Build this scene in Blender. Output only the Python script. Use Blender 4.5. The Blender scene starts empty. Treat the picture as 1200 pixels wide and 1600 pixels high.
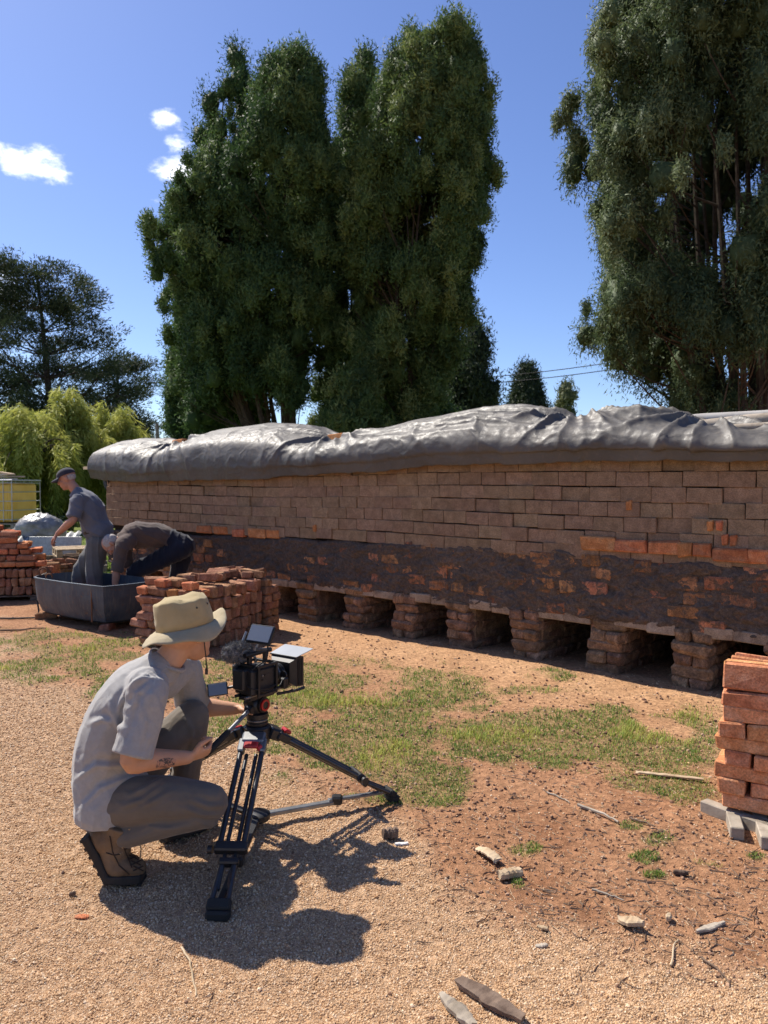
import bpy, bmesh, math, random
import numpy as np
from mathutils import Vector, Matrix

random.seed(7)
rng = np.random.default_rng(7)
sc = bpy.context.scene
COL = sc.collection
R = math.radians

# ------------------------------------------------------------------ camera
FPX = 1200.0
CAMZ = 1.5
PITCH = math.atan(40 / FPX)
cam_d = bpy.data.cameras.new('camera')
cam = bpy.data.objects.new('camera', cam_d)
COL.objects.link(cam)
cam.location = (0, 0, CAMZ)
cam.rotation_euler = (math.pi / 2 - PITCH, 0, 0)
cam_d.sensor_fit = 'AUTO'
cam_d.sensor_width = 36
cam_d.lens = 36 * FPX / 1600
cam_d.clip_start = 0.05
cam_d.clip_end = 3000
cam_d.dof.use_dof = True
cam_d.dof.focus_distance = 3.8
cam_d.dof.aperture_fstop = 5.0
sc.camera = cam

# ------------------------------------------------------------------ sun, sky, exposure
SUN_AZ = Vector((-0.735, 0.678, 0)).normalized()
SUN_EL = R(50)
to_sun = Vector((SUN_AZ.x * math.cos(SUN_EL), SUN_AZ.y * math.cos(SUN_EL), math.sin(SUN_EL)))
sl = bpy.data.lights.new('sun', 'SUN')
sl.energy = 4.6
sl.angle = R(0.55)
sl.color = (1.0, 0.93, 0.83)
so = bpy.data.objects.new('sun', sl)
COL.objects.link(so)
so.rotation_euler = to_sun.to_track_quat('Z', 'Y').to_euler()
so.location = (-20, 20, 30)

w = bpy.data.worlds.new('World')
sc.world = w
w.use_nodes = True
nt = w.node_tree
nt.nodes.clear()
def N(t, kind, **kw):
    n = t.nodes.new(kind)
    for k, v in kw.items():
        setattr(n, k, v)
    return n
out = N(nt, 'ShaderNodeOutputWorld')
bg = N(nt, 'ShaderNodeBackground')
sky = N(nt, 'ShaderNodeTexSky', sky_type='NISHITA', sun_disc=False)
sky.sun_elevation = SUN_EL
sky.sun_rotation = math.atan2(SUN_AZ.x, SUN_AZ.y)
sky.altitude = 300
sky.air_density = 0.88
sky.dust_density = 0.45
sky.ozone_density = 4.0
SKY_STRENGTH = 0.095
bg.inputs['Strength'].default_value = SKY_STRENGTH
nt.links.new(bg.outputs[0], out.inputs[0])

def ray(px, py):
    x = (px - 600) / FPX
    z = -(py - 800) / FPX
    c, s = math.cos(PITCH), math.sin(PITCH)
    return Vector((x, c + z * s, -s + z * c))
CAM = Vector((0, 0, CAMZ))
def at(px, py, D):
    r = ray(px, py)
    return CAM + r * (D / r.y)
def gp(px, py, z=0.0):
    r = ray(px, py)
    return CAM + r * ((z - CAMZ) / r.z)
def proj(x, y, z):
    c, s = math.cos(PITCH), math.sin(PITCH)
    dz = z - CAMZ
    f = y * c - dz * s
    u = y * s + dz * c
    f = np.maximum(f, 1e-3)
    return 600 + FPX * x / f, 800 - FPX * u / f

# small fair-weather clouds, part of the sky itself (placed by direction)
tc = N(nt, 'ShaderNodeTexCoord')
nz = N(nt, 'ShaderNodeTexNoise')
nz.inputs['Scale'].default_value = 30
nz.inputs['Detail'].default_value = 9
nz.inputs['Roughness'].default_value = 0.62
mp = N(nt, 'ShaderNodeMapping')
mp.inputs['Scale'].default_value = (1, 1, 1.9)
nt.links.new(tc.outputs['Generated'], mp.inputs[0])
nt.links.new(mp.outputs[0], nz.inputs['Vector'])
prev = None
for (cx, cy, rad, gain) in ((45, 258, .072, 1.0), (-5, 232, .03, .8), (262, 188, .040, .85), (283, 270, .058, 1.05), (272, 225, .045, .68), (-25, 450, .085, 1.0), (255, 318, .03, .6)):
    d = ray(cx, cy).normalized()
    sb = N(nt, 'ShaderNodeVectorMath', operation='SUBTRACT')
    nt.links.new(tc.outputs['Generated'], sb.inputs[0])
    sb.inputs[1].default_value = d
    sq = N(nt, 'ShaderNodeVectorMath', operation='MULTIPLY')
    nt.links.new(sb.outputs[0], sq.inputs[0])
    sq.inputs[1].default_value = (1, 1, 1.75)
    ln = N(nt, 'ShaderNodeVectorMath', operation='LENGTH')
    nt.links.new(sq.outputs[0], ln.inputs[0])
    mr = N(nt, 'ShaderNodeMapRange', interpolation_type='SMOOTHSTEP')
    nt.links.new(ln.outputs['Value'], mr.inputs[0])
    mr.inputs[1].default_value = 0
    mr.inputs[2].default_value = rad
    mr.inputs[3].default_value = gain
    mr.inputs[4].default_value = 0
    if prev is None:
        prev = mr.outputs[0]
    else:
        mx = N(nt, 'ShaderNodeMath', operation='MAXIMUM')
        nt.links.new(prev, mx.inputs[0])
        nt.links.new(mr.outputs[0], mx.inputs[1])
        prev = mx.outputs[0]
ad = N(nt, 'ShaderNodeMath', operation='MULTIPLY_ADD')
nt.links.new(prev, ad.inputs[0])
ad.inputs[1].default_value = 0.55
nt.links.new(nz.outputs[0], ad.inputs[2])
cl = N(nt, 'ShaderNodeMapRange', interpolation_type='SMOOTHSTEP')
nt.links.new(ad.outputs[0], cl.inputs[0])
cl.inputs[1].default_value = 0.72
cl.inputs[2].default_value = 1.12
mxc = N(nt, 'ShaderNodeMix', data_type='RGBA')
nt.links.new(cl.outputs[0], mxc.inputs[0])
hsv = N(nt, 'ShaderNodeHueSaturation')
hsv.inputs['Saturation'].default_value = 1.08
hsv.inputs['Hue'].default_value = .512
nt.links.new(sky.outputs[0], hsv.inputs['Color'])
nt.links.new(hsv.outputs[0], mxc.inputs[6])
mxc.inputs[7].default_value = (11.0, 11.3, 12.0, 1)
nt.links.new(mxc.outputs[2], bg.inputs['Color'])

sc.view_settings.view_transform = 'Standard'
sc.view_settings.look = 'None'
sc.view_settings.gamma = 1
sc.view_settings.use_curve_mapping = False
sc.view_settings.exposure = 0.80
sc.cycles.max_bounces = 4
sc.cycles.diffuse_bounces = 3
sc.cycles.glossy_bounces = 2
sc.cycles.transmission_bounces = 3
sc.cycles.use_adaptive_sampling = True
sc.cycles.adaptive_threshold = .02
sc.cycles.transparent_max_bounces = 8

# ------------------------------------------------------------------ helpers
def vhash(ix, iy, iz, seed):
    n = (ix * 374761393 + iy * 668265263 + iz * 1440662683 + seed * 982451653) & 0x7fffffff
    n = (n ^ (n >> 13)) & 0x7fffffff
    n = (n * 1274126177) & 0x7fffffff
    n = n ^ (n >> 16)
    n = (n * 668265263) & 0x7fffffff
    n = n ^ (n >> 15)
    return (n & 0xffffff) / float(0xffffff)
def vnoise(p, seed=0):
    p = np.asarray(p, float)
    if p.shape[-1] == 2:
        p = np.concatenate([p, np.zeros(p.shape[:-1] + (1,))], -1)
    i = np.floor(p).astype(np.int64)
    f = p - i
    f = f * f * f * (f * (f * 6 - 15) + 10)
    x, y, z = i[..., 0], i[..., 1], i[..., 2]
    fx, fy, fz = f[..., 0], f[..., 1], f[..., 2]
    def L(a, b, t): return a + (b - a) * t
    r0 = L(L(vhash(x, y, z, seed), vhash(x + 1, y, z, seed), fx), L(vhash(x, y + 1, z, seed), vhash(x + 1, y + 1, z, seed), fx), fy)
    r1 = L(L(vhash(x, y, z + 1, seed), vhash(x + 1, y, z + 1, seed), fx), L(vhash(x, y + 1, z + 1, seed), vhash(x + 1, y + 1, z + 1, seed), fx), fy)
    return L(r0, r1, fz)
def fbm(p, octv=4, seed=0, gain=.5):
    p = np.asarray(p, float)
    a, s, t = 1.0, 0.0, 0.0
    for k in range(octv):
        s = s + a * vnoise(p, seed + k * 17)
        t += a
        a *= gain
        p = p * 2.03 + 11.7
    return s / t
def sstep(a, b, x):
    t = np.clip((x - a) / (b - a), 0, 1)
    return t * t * (3 - 2 * t)

def link(o, parent=None):
    COL.objects.link(o)
    if parent is not None:
        o.parent = parent
    return o
def tag(o, label=None, cat=None, group=None, kind=None):
    if label: o['label'] = label
    if cat: o['category'] = cat
    if group: o['group'] = group
    if kind: o['kind'] = kind
    return o
def empty(name, loc, label=None, cat=None, group=None, rotz=0):
    o = bpy.data.objects.new(name, None)
    o.empty_display_size = .1
    COL.objects.link(o)
    o.location = loc
    o.rotation_euler = (0, 0, rotz)
    return tag(o, label, cat, group)
def mesh_np(name, v, f, smooth=False):
    """v (n,3) array; f list of tuples or (m,k) array"""
    me = bpy.data.meshes.new(name)
    if isinstance(f, np.ndarray):
        v = np.asarray(v, np.float32)
        m, k = f.shape
        me.vertices.add(len(v))
        me.vertices.foreach_set('co', v.ravel())
        me.loops.add(m * k)
        me.loops.foreach_set('vertex_index', f.astype(np.int32).ravel())
        me.polygons.add(m)
        me.polygons.foreach_set('loop_start', np.arange(0, m * k, k, dtype=np.int32))
        me.polygons.foreach_set('loop_total', np.full(m, k, np.int32))
        me.update(calc_edges=True)
    else:
        me.from_pydata([tuple(p) for p in v], [], f)
        me.update()
    if smooth:
        me.polygons.foreach_set('use_smooth', np.ones(len(me.polygons), bool))
    return me
def mobj(name, me, mat, parent=None, local=False):
    o = bpy.data.objects.new(name, me)
    if mat is not None and not me.materials:
        me.materials.append(mat)
    link(o, parent)
    if parent is not None and not local:
        w_ = Vector((0, 0, 0))
        q = parent
        while q is not None:
            w_ += Vector(q.location); q = q.parent
        o.location = -w_
    return o
def grid_faces(n, m):
    i = np.arange(n - 1)[:, None] * m + np.arange(m - 1)[None, :]
    i = i.ravel()
    return np.stack([i, i + 1, i + m + 1, i + m], 1)
def vattr(me, name, vals, typ='FLOAT'):
    a = me.attributes.new(name, typ, 'POINT')
    if typ == 'FLOAT':
        a.data.foreach_set('value', np.asarray(vals, np.float32).ravel())
    else:
        a.data.foreach_set('color', np.asarray(vals, np.float32).ravel())

# chamfered box topology
def _cbox():
    idx = {}
    pts = []
    for sx in (-1, 1):
        for sy in (-1, 1):
            for sz in (-1, 1):
                for a in range(3):
                    idx[(sx, sy, sz, a)] = len(pts)
                    pts.append((sx, sy, sz, a))
    faces = []
    for a in range(3):
        b, c = (a + 1) % 3, (a + 2) % 3
        for s in (-1, 1):
            q = []
            for (u, v) in ((-1, -1), (1, -1), (1, 1), (-1, 1)):
                k = [0, 0, 0]; k[a] = s; k[b] = u; k[c] = v
                q.append(idx[(k[0], k[1], k[2], a)])
            faces.append(q if s > 0 else q[::-1])
        for u in (-1, 1):
            for v in (-1, 1):
                k0 = [0, 0, 0]; k1 = [0, 0, 0]
                k0[a] = -1; k1[a] = 1
                k0[b] = k1[b] = u; k0[c] = k1[c] = v
                q = [idx[(*k0, b)], idx[(*k1, b)], idx[(*k1, c)], idx[(*k0, c)]]
                faces.append(q if u * v < 0 else q[::-1])
    for sx in (-1, 1):
        for sy in (-1, 1):
            for sz in (-1, 1):
                q = [idx[(sx, sy, sz, a)] for a in range(3)]
                faces.append(q if sx * sy * sz > 0 else q[::-1])
    return pts, faces
CB_P, CB_F = _cbox()
def cbox_verts(size, ch):
    out = []
    for (sx, sy, sz, a) in CB_P:
        h = [size[0] / 2, size[1] / 2, size[2] / 2]
        for k in range(3):
            if k != a: h[k] -= ch
        out.append(Vector((sx * h[0], sy * h[1], sz * h[2])))
    return out
def brick_mesh(name, size, ch, jit, rg):
    vs = cbox_verts(size, ch)
    cj = {}
    for (p, v) in zip(CB_P, vs):
        k = p[:3]
        if k not in cj:
            cj[k] = Vector(((rg.random() - .5), (rg.random() - .5), (rg.random() - .5))) * 2 * jit
        v += cj[k] + Vector(((rg.random() - .5), (rg.random() - .5), (rg.random() - .5))) * ch * .7
    return mesh_np(name, vs, [tuple(f) for f in CB_F])

class MB:
    def __init__(s): s.v = []; s.f = []
    def add(s, vs, fs):
        o = len(s.v)
        s.v += [Vector(p) for p in vs]
        s.f += [tuple(i + o for i in f) for f in fs]
        return s
    def box(s, c, size, M=None, ch=0.003):
        ch = min(ch, min(size) * .3)
        vs = cbox_verts(size, ch)
        c = Vector(c)
        return s.add([(M @ p if M else p) + c for p in vs], CB_F)
    def bar(s, a, b, wd, ht, up=(0, 0, 1), ch=.002):
        a, b = Vector(a), Vector(b)
        x = (b - a).normalized()
        y = Vector(up).cross(x).normalized()
        z = x.cross(y)
        return s.box((a + b) / 2, ((b - a).length, wd, ht), Matrix((x, y, z)).transposed(), ch)
    def tube(s, pts, r, n=8, ref=None, ry=None, cap=True):
        pts = [Vector(p) for p in pts]
        m = len(pts)
        rs = r if isinstance(r, (list, tuple)) else [r] * m
        rys = ry if isinstance(ry, (list, tuple)) else ([ry] * m if ry else rs)
        ref = Vector(ref) if ref is not None else None
        vs = []
        last = None
        for i in range(m):
            t = (pts[min(i + 1, m - 1)] - pts[max(i - 1, 0)])
            if t.length < 1e-9: t = Vector((0, 0, 1))
            t.normalize()
            base = ref if ref is not None else (last if last is not None else (Vector((0, 0, 1)) if abs(t.z) < .9 else Vector((1, 0, 0))))
            u = base - t * base.dot(t)
            if u.length < 1e-6:
                u = t.orthogonal()
            u.normalize()
            last = u
            w_ = t.cross(u)
            for k in range(n):
                a = 2 * math.pi * k / n
                vs.append(pts[i] + u * (math.cos(a) * rs[i]) + w_ * (math.sin(a) * rys[i]))
        fs = []
        for i in range(m - 1):
            for k in range(n):
                a, b = i * n + k, i * n + (k + 1) % n
                fs.append((a, b, b + n, a + n))
        if cap:
            fs.append(tuple(range(n - 1, -1, -1)))
            fs.append(tuple(range((m - 1) * n, m * n)))
        return s.add(vs, fs)
    def lathe(s, prof, org, axis=(0, 0, 1), n=24, ref=None, ex=1., ey=1., cap=True):
        """prof list of (radius, height along axis)"""
        org = Vector(org); ax = Vector(axis).normalized()
        u = Vector(ref) if ref is not None else ax.orthogonal()
        u = (u - ax * u.dot(ax)).normalized()
        w_ = ax.cross(u)
        vs, fs = [], []
        for (r, h) in prof:
            for k in range(n):
                a = 2 * math.pi * k / n
                vs.append(org + ax * h + u * (math.cos(a) * r * ex) + w_ * (math.sin(a) * r * ey))
        for i in range(len(prof) - 1):
            for k in range(n):
                a, b = i * n + k, i * n + (k + 1) % n
                fs.append((a, b, b + n, a + n))
        if cap:
            fs.append(tuple(range(n - 1, -1, -1)))
            fs.append(tuple(range((len(prof) - 1) * n, len(prof) * n)))
        return s.add(vs, fs)
    def build(s, name, mat, parent=None, smooth=False, local=False):
        me = mesh_np(name, s.v, s.f)
        if smooth:
            me.polygons.foreach_set('use_smooth', np.ones(len(me.polygons), bool))
            me.set_sharp_from_angle(angle=R(38))
        return mobj(name, me, mat, parent, local)

# ------------------------------------------------------------------ materials
def lnk(t, a, b): t.links.new(a, b)
def new_mat(name):
    m = bpy.data.materials.new(name)
    m.use_nodes = True
    t = m.node_tree
    return m, t, t.nodes['Principled BSDF']
def ramp(t, fac, stops):
    r = N(t, 'ShaderNodeValToRGB')
    e = r.color_ramp.elements
    while len(e) < len(stops): e.new(.5)
    for k, (p, c) in enumerate(stops):
        e[k].position = p
        e[k].color = (*c, 1)
    lnk(t, fac, r.inputs[0])
    return r.outputs[0]
def obj_vec(t, rnd=True):
    tcn = N(t, 'ShaderNodeTexCoord')
    if not rnd: return tcn.outputs['Object']
    oi = N(t, 'ShaderNodeObjectInfo')
    mu = N(t, 'ShaderNodeMath', operation='MULTIPLY')
    lnk(t, oi.outputs['Random'], mu.inputs[0]); mu.inputs[1].default_value = 53.7
    a = N(t, 'ShaderNodeVectorMath', operation='ADD')
    lnk(t, tcn.outputs['Object'], a.inputs[0]); lnk(t, mu.outputs[0], a.inputs[1])
    return a.outputs[0]
def noise(t, vec, scale, detail=5, rough=.55, dist=0.0):
    n = N(t, 'ShaderNodeTexNoise')
    n.inputs['Scale'].default_value = scale
    n.inputs['Detail'].default_value = detail
    n.inputs['Roughness'].default_value = rough
    n.inputs['Distortion'].default_value = dist
    lnk(t, vec, n.inputs['Vector'])
    return n.outputs[0]
def mixc(t, fac, a, b, blend='MIX'):
    m = N(t, 'ShaderNodeMix', data_type='RGBA', blend_type=blend)
    if isinstance(fac, (int, float)): m.inputs[0].default_value = fac
    else: lnk(t, fac, m.inputs[0])
    for k, c in ((6, a), (7, b)):
        if isinstance(c, tuple): m.inputs[k].default_value = (*c, 1)
        else: lnk(t, c, m.inputs[k])
    return m.outputs[2]
def mrange(t, v, a, b, c=0., d=1., sm=True):
    m = N(t, 'ShaderNodeMapRange')
    if sm: m.interpolation_type = 'SMOOTHSTEP'
    lnk(t, v, m.inputs[0])
    for k, x in zip((1, 2, 3, 4), (a, b, c, d)): m.inputs[k].default_value = x
    return m.outputs[0]
def bumpn(t, h, strength, dist, bsdf, prev=None):
    b = N(t, 'ShaderNodeBump')
    b.inputs['Strength'].default_value = strength
    b.inputs['Distance'].default_value = dist
    lnk(t, h, b.inputs['Height'])
    if prev is not None: lnk(t, prev, b.inputs['Normal'])
    lnk(t, b.outputs[0], bsdf.inputs['Normal'])
    return b.outputs[0]
def M(name, c1, c2=None, c3=None, scale=8., detail=6, rough=.8, bump=0., bscale=60., bdist=.004, rnd=0., hue=0., metal=0., spec=.3, vec='obj', dist=0., sheen=0., coat=0., sss=0., grain=0., gscale=110., mudmix=0.):
    m, t, b = new_mat(name)
    b.inputs['Roughness'].default_value = rough
    b.inputs['Metallic'].default_value = metal
    b.inputs['Specular IOR Level'].default_value = spec
    if sheen: b.inputs['Sheen Weight'].default_value = sheen
    if coat: b.inputs['Coat Weight'].default_value = coat
    if sss:
        b.inputs['Subsurface Weight'].default_value = sss
        b.inputs['Subsurface Radius'].default_value = (.012, .005, .003)
    v = obj_vec(t)
    c2 = c2 or c1
    n = noise(t, v, scale, detail, dist=dist)
    st = [(.32, c1), (.68, c2)] if c3 is None else [(.28, c1), (.5, c2), (.72, c3)]
    col = ramp(t, n, st)
    if rnd or hue:
        oi = N(t, 'ShaderNodeObjectInfo')
        hs = N(t, 'ShaderNodeHueSaturation')
        lnk(t, mrange(t, oi.outputs['Random'], 0, 1, 1 - rnd, 1 + rnd, False), hs.inputs['Value'])
        if hue:
            mu = N(t, 'ShaderNodeMath', operation='MULTIPLY'); lnk(t, oi.outputs['Random'], mu.inputs[0]); mu.inputs[1].default_value = 7.31
            fr = N(t, 'ShaderNodeMath', operation='FRACT'); lnk(t, mu.outputs[0], fr.inputs[0])
            lnk(t, mrange(t, fr.outputs[0], 0, 1, .5 - hue, .5 + hue, False), hs.inputs['Hue'])
        lnk(t, col, hs.inputs['Color'])
        col = hs.outputs[0]
    if mudmix:
        mk_ = noise(t, v, 16, 5, .65, .8)
        col = mixc(t, mrange(t, mk_, .44, .60, 0, mudmix), col, (.115, .082, .060))
    if grain:
        gn_ = noise(t, v, gscale, 4, .65)
        g2 = noise(t, v, gscale * .16, 4, .6)
        col = mixc(t, 1.0, col, mixc(t, mrange(t, gn_, .32, .68), (1 - grain,) * 3, (1 + grain,) * 3), 'MULTIPLY')
        col = mixc(t, 1.0, col, mixc(t, mrange(t, g2, .3, .7), (1 - grain * .6,) * 3, (1 + grain * .6,) * 3), 'MULTIPLY')
    lnk(t, col, b.inputs['Base Color'])
    if bump:
        bumpn(t, noise(t, v, bscale, 6, .6), bump, bdist, b)
    return m

# ================================================================== SETTING: GROUND
GRASS_SPOTS = [(620, 1105, 210, 55, 1), (760, 1150, 230, 52, 1), (900, 1160, 190, 48, .95), (560, 1170, 150, 48, .9), (1040, 1180, 120, 55, .9), (1065, 1232, 75, 30, 1.1),
    (650, 1215, 130, 34, .9), (480, 1078, 100, 38, 1), (390, 1140, 80, 30, .9), (110, 1035, 105, 36, .85), (205, 1062, 85, 30, .85), (60, 998, 70, 16, .9), (190, 1000, 60, 12, .8), (330, 1060, 60, 25, .7),
    (822, 1328, 20, 8, .9), (1003, 1342, 22, 10, .9), (985, 1292, 22, 8, .8), (1030, 1312, 24, 10, .8), (808, 1385, 9, 6, 1.1), (1130, 1350, 40, 10, .75), (1140, 1425, 30, 8, .75), (1180, 1340, 25, 12, .9), (840, 1060, 50, 12, .7), (950, 1110, 60, 12, .7), (1020, 1370, 20, 6, .8), (690, 1245, 40, 12, .9)]
def masks(x, y):
    px, py = proj(x, y, np.zeros_like(x))
    ok = (y > .8)
    nx = fbm(np.stack([x * 2.2, y * 2.2], -1), 4, 3) - .5
    nf = fbm(np.stack([x * 7, y * 7], -1), 3, 9) - .5
    yb = np.interp(px, [-800, 0, 150, 330, 430, 600, 640, 700, 800, 950, 1200, 2200], [985, 1012, 1078, 1130, 1196, 1252, 1290, 1380, 1425, 1470, 1535, 1700])
    gravel = sstep(-45, 55, (py - yb) + nx * 120 + nf * 60)
    gravel = np.where(y <= .8, 1.0, gravel)
    gr = np.zeros_like(x)
    for (cx, cy, rx, ry, wt) in GRASS_SPOTS:
        d = ((px - cx) / rx) ** 2 + ((py - cy) / ry) ** 2
        gr = np.maximum(gr, wt * np.exp(-d * .85))
    gr = np.where(ok, gr, 0)
    pat = fbm(np.stack([x * 3.4, y * 3.4], -1), 4, 21)
    grass = sstep(.31, .58, gr * .72 + (pat - .5) * 1.45 + .16) * sstep(.10, .36, gr)
    # lawn beyond the working yard
    lawn = sstep(10.6, 12.2, y + nx * 1.5) * sstep(-2.6, -3.6, x + .25 * (y - 11))
    lawn = np.maximum(lawn, sstep(16, 19, y + nx * 2))
    tan = sstep(1.9, .25, np.abs((x - 2.33) * .675 + (y - 5.6) * .738 + .1)) * (y < 13)
    return gravel, np.clip(grass, 0, 1), lawn, tan, px, py
def gz(x, y):
    x = np.asarray(x, float); y = np.asarray(y, float)
    p = np.stack([x, y], -1)
    near = sstep(26, 14, np.hypot(x, y))
    kd = -((x - 2.33) * .675 + (y - 5.6) * .738)      # metres out from the kiln face
    mound = .035 * np.exp(-((kd - .35) / .35) ** 2) * fbm(p * 1.6, 2, 31)
    return near * (.030 * (fbm(p * .9, 3, 5) - .5) + .014 * (fbm(p * 6, 3, 6) - .5) + .010 * (fbm(p * 21, 2, 8) - .5) + mound)
def gzs(x, y): return float(gz(np.array([x]), np.array([y]))[0])

def spread_axis(lo, hi, step, far):
    core = np.arange(lo, hi, step)
    a, s = [hi], step
    while a[-1] < far:
        s *= 1.16
        a.append(a[-1] + s)
    b, s = [lo], step
    while b[-1] > -far:
        s *= 1.16
        b.append(b[-1] - s)
    return np.concatenate([np.array(b[:0:-1]), core, np.array(a)])
gxs = spread_axis(-4.6, 3.6, .03, 900)
gys = spread_axis(1.6, 9.5, .03, 900)
GX, GY = np.meshgrid(gxs, gys, indexing='ij')
fx, fy = GX.ravel(), GY.ravel()
g_gravel, g_grass, g_lawn, g_tan, _, _ = masks(fx, fy)
gme = mesh_np('ground', np.stack([fx, fy, gz(fx, fy)], 1), grid_faces(len(gxs), len(gys))[:, ::-1], True)
for nm, a in (('gravel', g_gravel), ('grass', g_grass), ('lawn', g_lawn), ('tan', g_tan)):
    vattr(gme, nm, a)
mg, t, b = new_mat('ground_soil')
geo = N(t, 'ShaderNodeNewGeometry')
def attr(t, n):
    a = N(t, 'ShaderNodeAttribute', attribute_name=n)
    return a.outputs['Fac']
P = geo.outputs['Position']
n1 = noise(t, P, 2.3, 6, .6)
n2 = noise(t, P, 34, 6, .7)
n3 = noise(t, P, 190, 3, .6)
dirt = ramp(t, n1, [(.3, (.27, .130, .066)), (.55, (.39, .208, .112)), (.75, (.33, .178, .096))])
tanc = ramp(t, n1, [(.3, (.43, .242, .125)), (.7, (.54, .325, .178))])
base = mixc(t, attr(t, 'tan'), dirt, tanc)
grav = ramp(t, n3, [(.3, (.30, .185, .105)), (.5, (.47, .305, .185)), (.72, (.62, .44, .29))])
base = mixc(t, attr(t, 'gravel'), base, grav)
thatch = ramp(t, n2, [(.35, (.10, .11, .035)), (.6, (.24, .20, .085))])
gm = N(t, 'ShaderNodeMath', operation='MULTIPLY'); lnk(t, attr(t, 'grass'), gm.inputs[0]); gm.inputs[1].default_value = .55
base = mixc(t, gm.outputs[0], base, thatch)
lawnc = ramp(t, n1, [(.3, (.09, .14, .025)), (.7, (.18, .21, .05))])
base = mixc(t, attr(t, 'lawn'), base, lawnc)
spk = mixc(t, mrange(t, n2, .35, .7), (.62, .60, .58), (1.22, 1.2, 1.18))
base = mixc(t, 1.0, base, spk, 'MULTIPLY')
lnk(t, base, b.inputs['Base Color'])
b.inputs['Roughness'].default_value = .95
b.inputs['Specular IOR Level'].default_value = .15
bp = bumpn(t, n2, .7, .02, b)
bumpn(t, n3, .8, .006, b, bp)
ground = mobj('ground', gme, mg)
tag(ground, kind='structure')

# ================================================================== KILN (a brick clamp)
KA = Vector((-3.5, 3.2, 0)).normalized()
K0 = Vector((4.08, 4.0, 0))
KROT = math.atan2(KA.y, KA.x)
KN = Vector((-KA.y * -1 * -1, 0, 0))
KN = Vector((0, 0, 1)).cross(KA)            # outward, towards the camera
def kpt(s, y, z): return K0 + KA * s + KN * y + Vector((0, 0, z))
def kray(px, py, yoff):
    r = ray(px, py)
    A = np.array([[r.x, -KA.x], [r.y, -KA.y]])
    bb = np.array([K0.x + KN.x * yoff, K0.y + KN.y * yoff])
    k, s = np.linalg.solve(A, bb)
    return s, CAMZ + r.z * k
kiln = empty('brick_kiln', K0, 'long low kiln of stacked clay bricks with fire holes and mud daubed base', 'kiln', rotz=KROT)
S0, S1 = .9, 11.2
m_raw = M('raw_clay_brick', (.222, .144, .090), (.262, .174, .110), (.305, .206, .132), scale=9, rough=.95, bump=.8, bscale=55, bdist=.008, rnd=.11, hue=.008, spec=.1, grain=.22)
m_fired = M('fired_brick', (.36, .125, .055), (.44, .17, .075), (.50, .25, .13), scale=14, rough=.92, bump=.7, bscale=48, bdist=.007, rnd=.2, hue=.012, spec=.12, grain=.25)
m_burnt = M('smoked_brick', (.16, .085, .052), (.33, .145, .07), (.46, .22, .105), scale=8, rough=.95, bump=.8, bscale=40, bdist=.008, rnd=.28, hue=.012, spec=.1, grain=.3, mudmix=.9)
m_pier = M('eroded_brick', (.12, .068, .042), (.26, .150, .088), (.36, .225, .138), scale=9, rough=.96, bump=1., bscale=26, bdist=.012, rnd=.2, hue=.01, spec=.08, grain=.3, gscale=70, mudmix=.55)
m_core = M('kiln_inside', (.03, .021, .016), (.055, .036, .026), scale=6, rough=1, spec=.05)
m_lint = M('pale_slab', (.24, .17, .115), (.37, .28, .20), scale=7, rough=.95, bump=.7, bscale=30, bdist=.008, rnd=.12, spec=.1, grain=.25)

rg = random.Random(3)
RAW = [brick_mesh('brick_raw', (.252, .11, .1150), .004, .0032, rg) for _ in range(7)]
FIR = [brick_mesh('brick_fired', (.24, .11, .10), .011, .011, rg) for _ in range(7)]
STK = [brick_mesh('brick_stack', (.225, .108, .072), .010, .0065, rg) for _ in range(8)]
HALF = [brick_mesh('brick_half', (.125, .108, .073), .010, .009, rg) for _ in range(3)]
BURNT = [me.copy() for me in FIR]
PIERB = [brick_mesh('brick_pier', (.27, .16, .10), .022, .014, rg) for _ in range(6)]
for ms, mm in ((RAW, m_raw), (FIR, m_fired), (STK, m_fired), (HALF, m_fired), (BURNT, m_burnt), (PIERB, m_pier)):
    for me in ms:
        me.materials.append(mm)

PIER_T = [.046 + .1485 * k for k in range(-4, 14)]
# pier left edges in s (s grows to the left); a pier runs from s_l - .28 to s_l
PIERS = [(.5 + tt) * 4.742 for tt in PIER_T]
PIERS = [s for s in PIERS if S0 < s < S1 + .05]
def lint_z(s): return .43 - .008 * (s - 2)

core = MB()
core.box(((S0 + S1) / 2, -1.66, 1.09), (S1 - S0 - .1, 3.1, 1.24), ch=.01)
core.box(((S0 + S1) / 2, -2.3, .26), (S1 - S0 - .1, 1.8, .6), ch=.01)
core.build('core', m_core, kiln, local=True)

# mud wash heights
def mud_top(s): return np.interp(s, [0, 1.9, 3.2, 3.6, 4.5, 5.5, 6.8, 8, 9, 10, 11.5], [.94, .95, .955, .99, .965, .93, .92, .90, .87, .85, .84])
def mud_y(s, z):
    p = np.stack([s, z], -1)
    big = fbm(np.stack([s * 4.2, z * 8.5], -1), 4, 41)
    mid = fbm(np.stack([s * 15, z * 19], -1), 4, 47)
    fine = fbm(np.stack([s * 50 + 4 * np.sin(z * 30), z * 36], -1), 3, 44)
    return -.002 + .062 * (big - .42) + .036 * (mid - .5) + .026 * (fine - .5)

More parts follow.
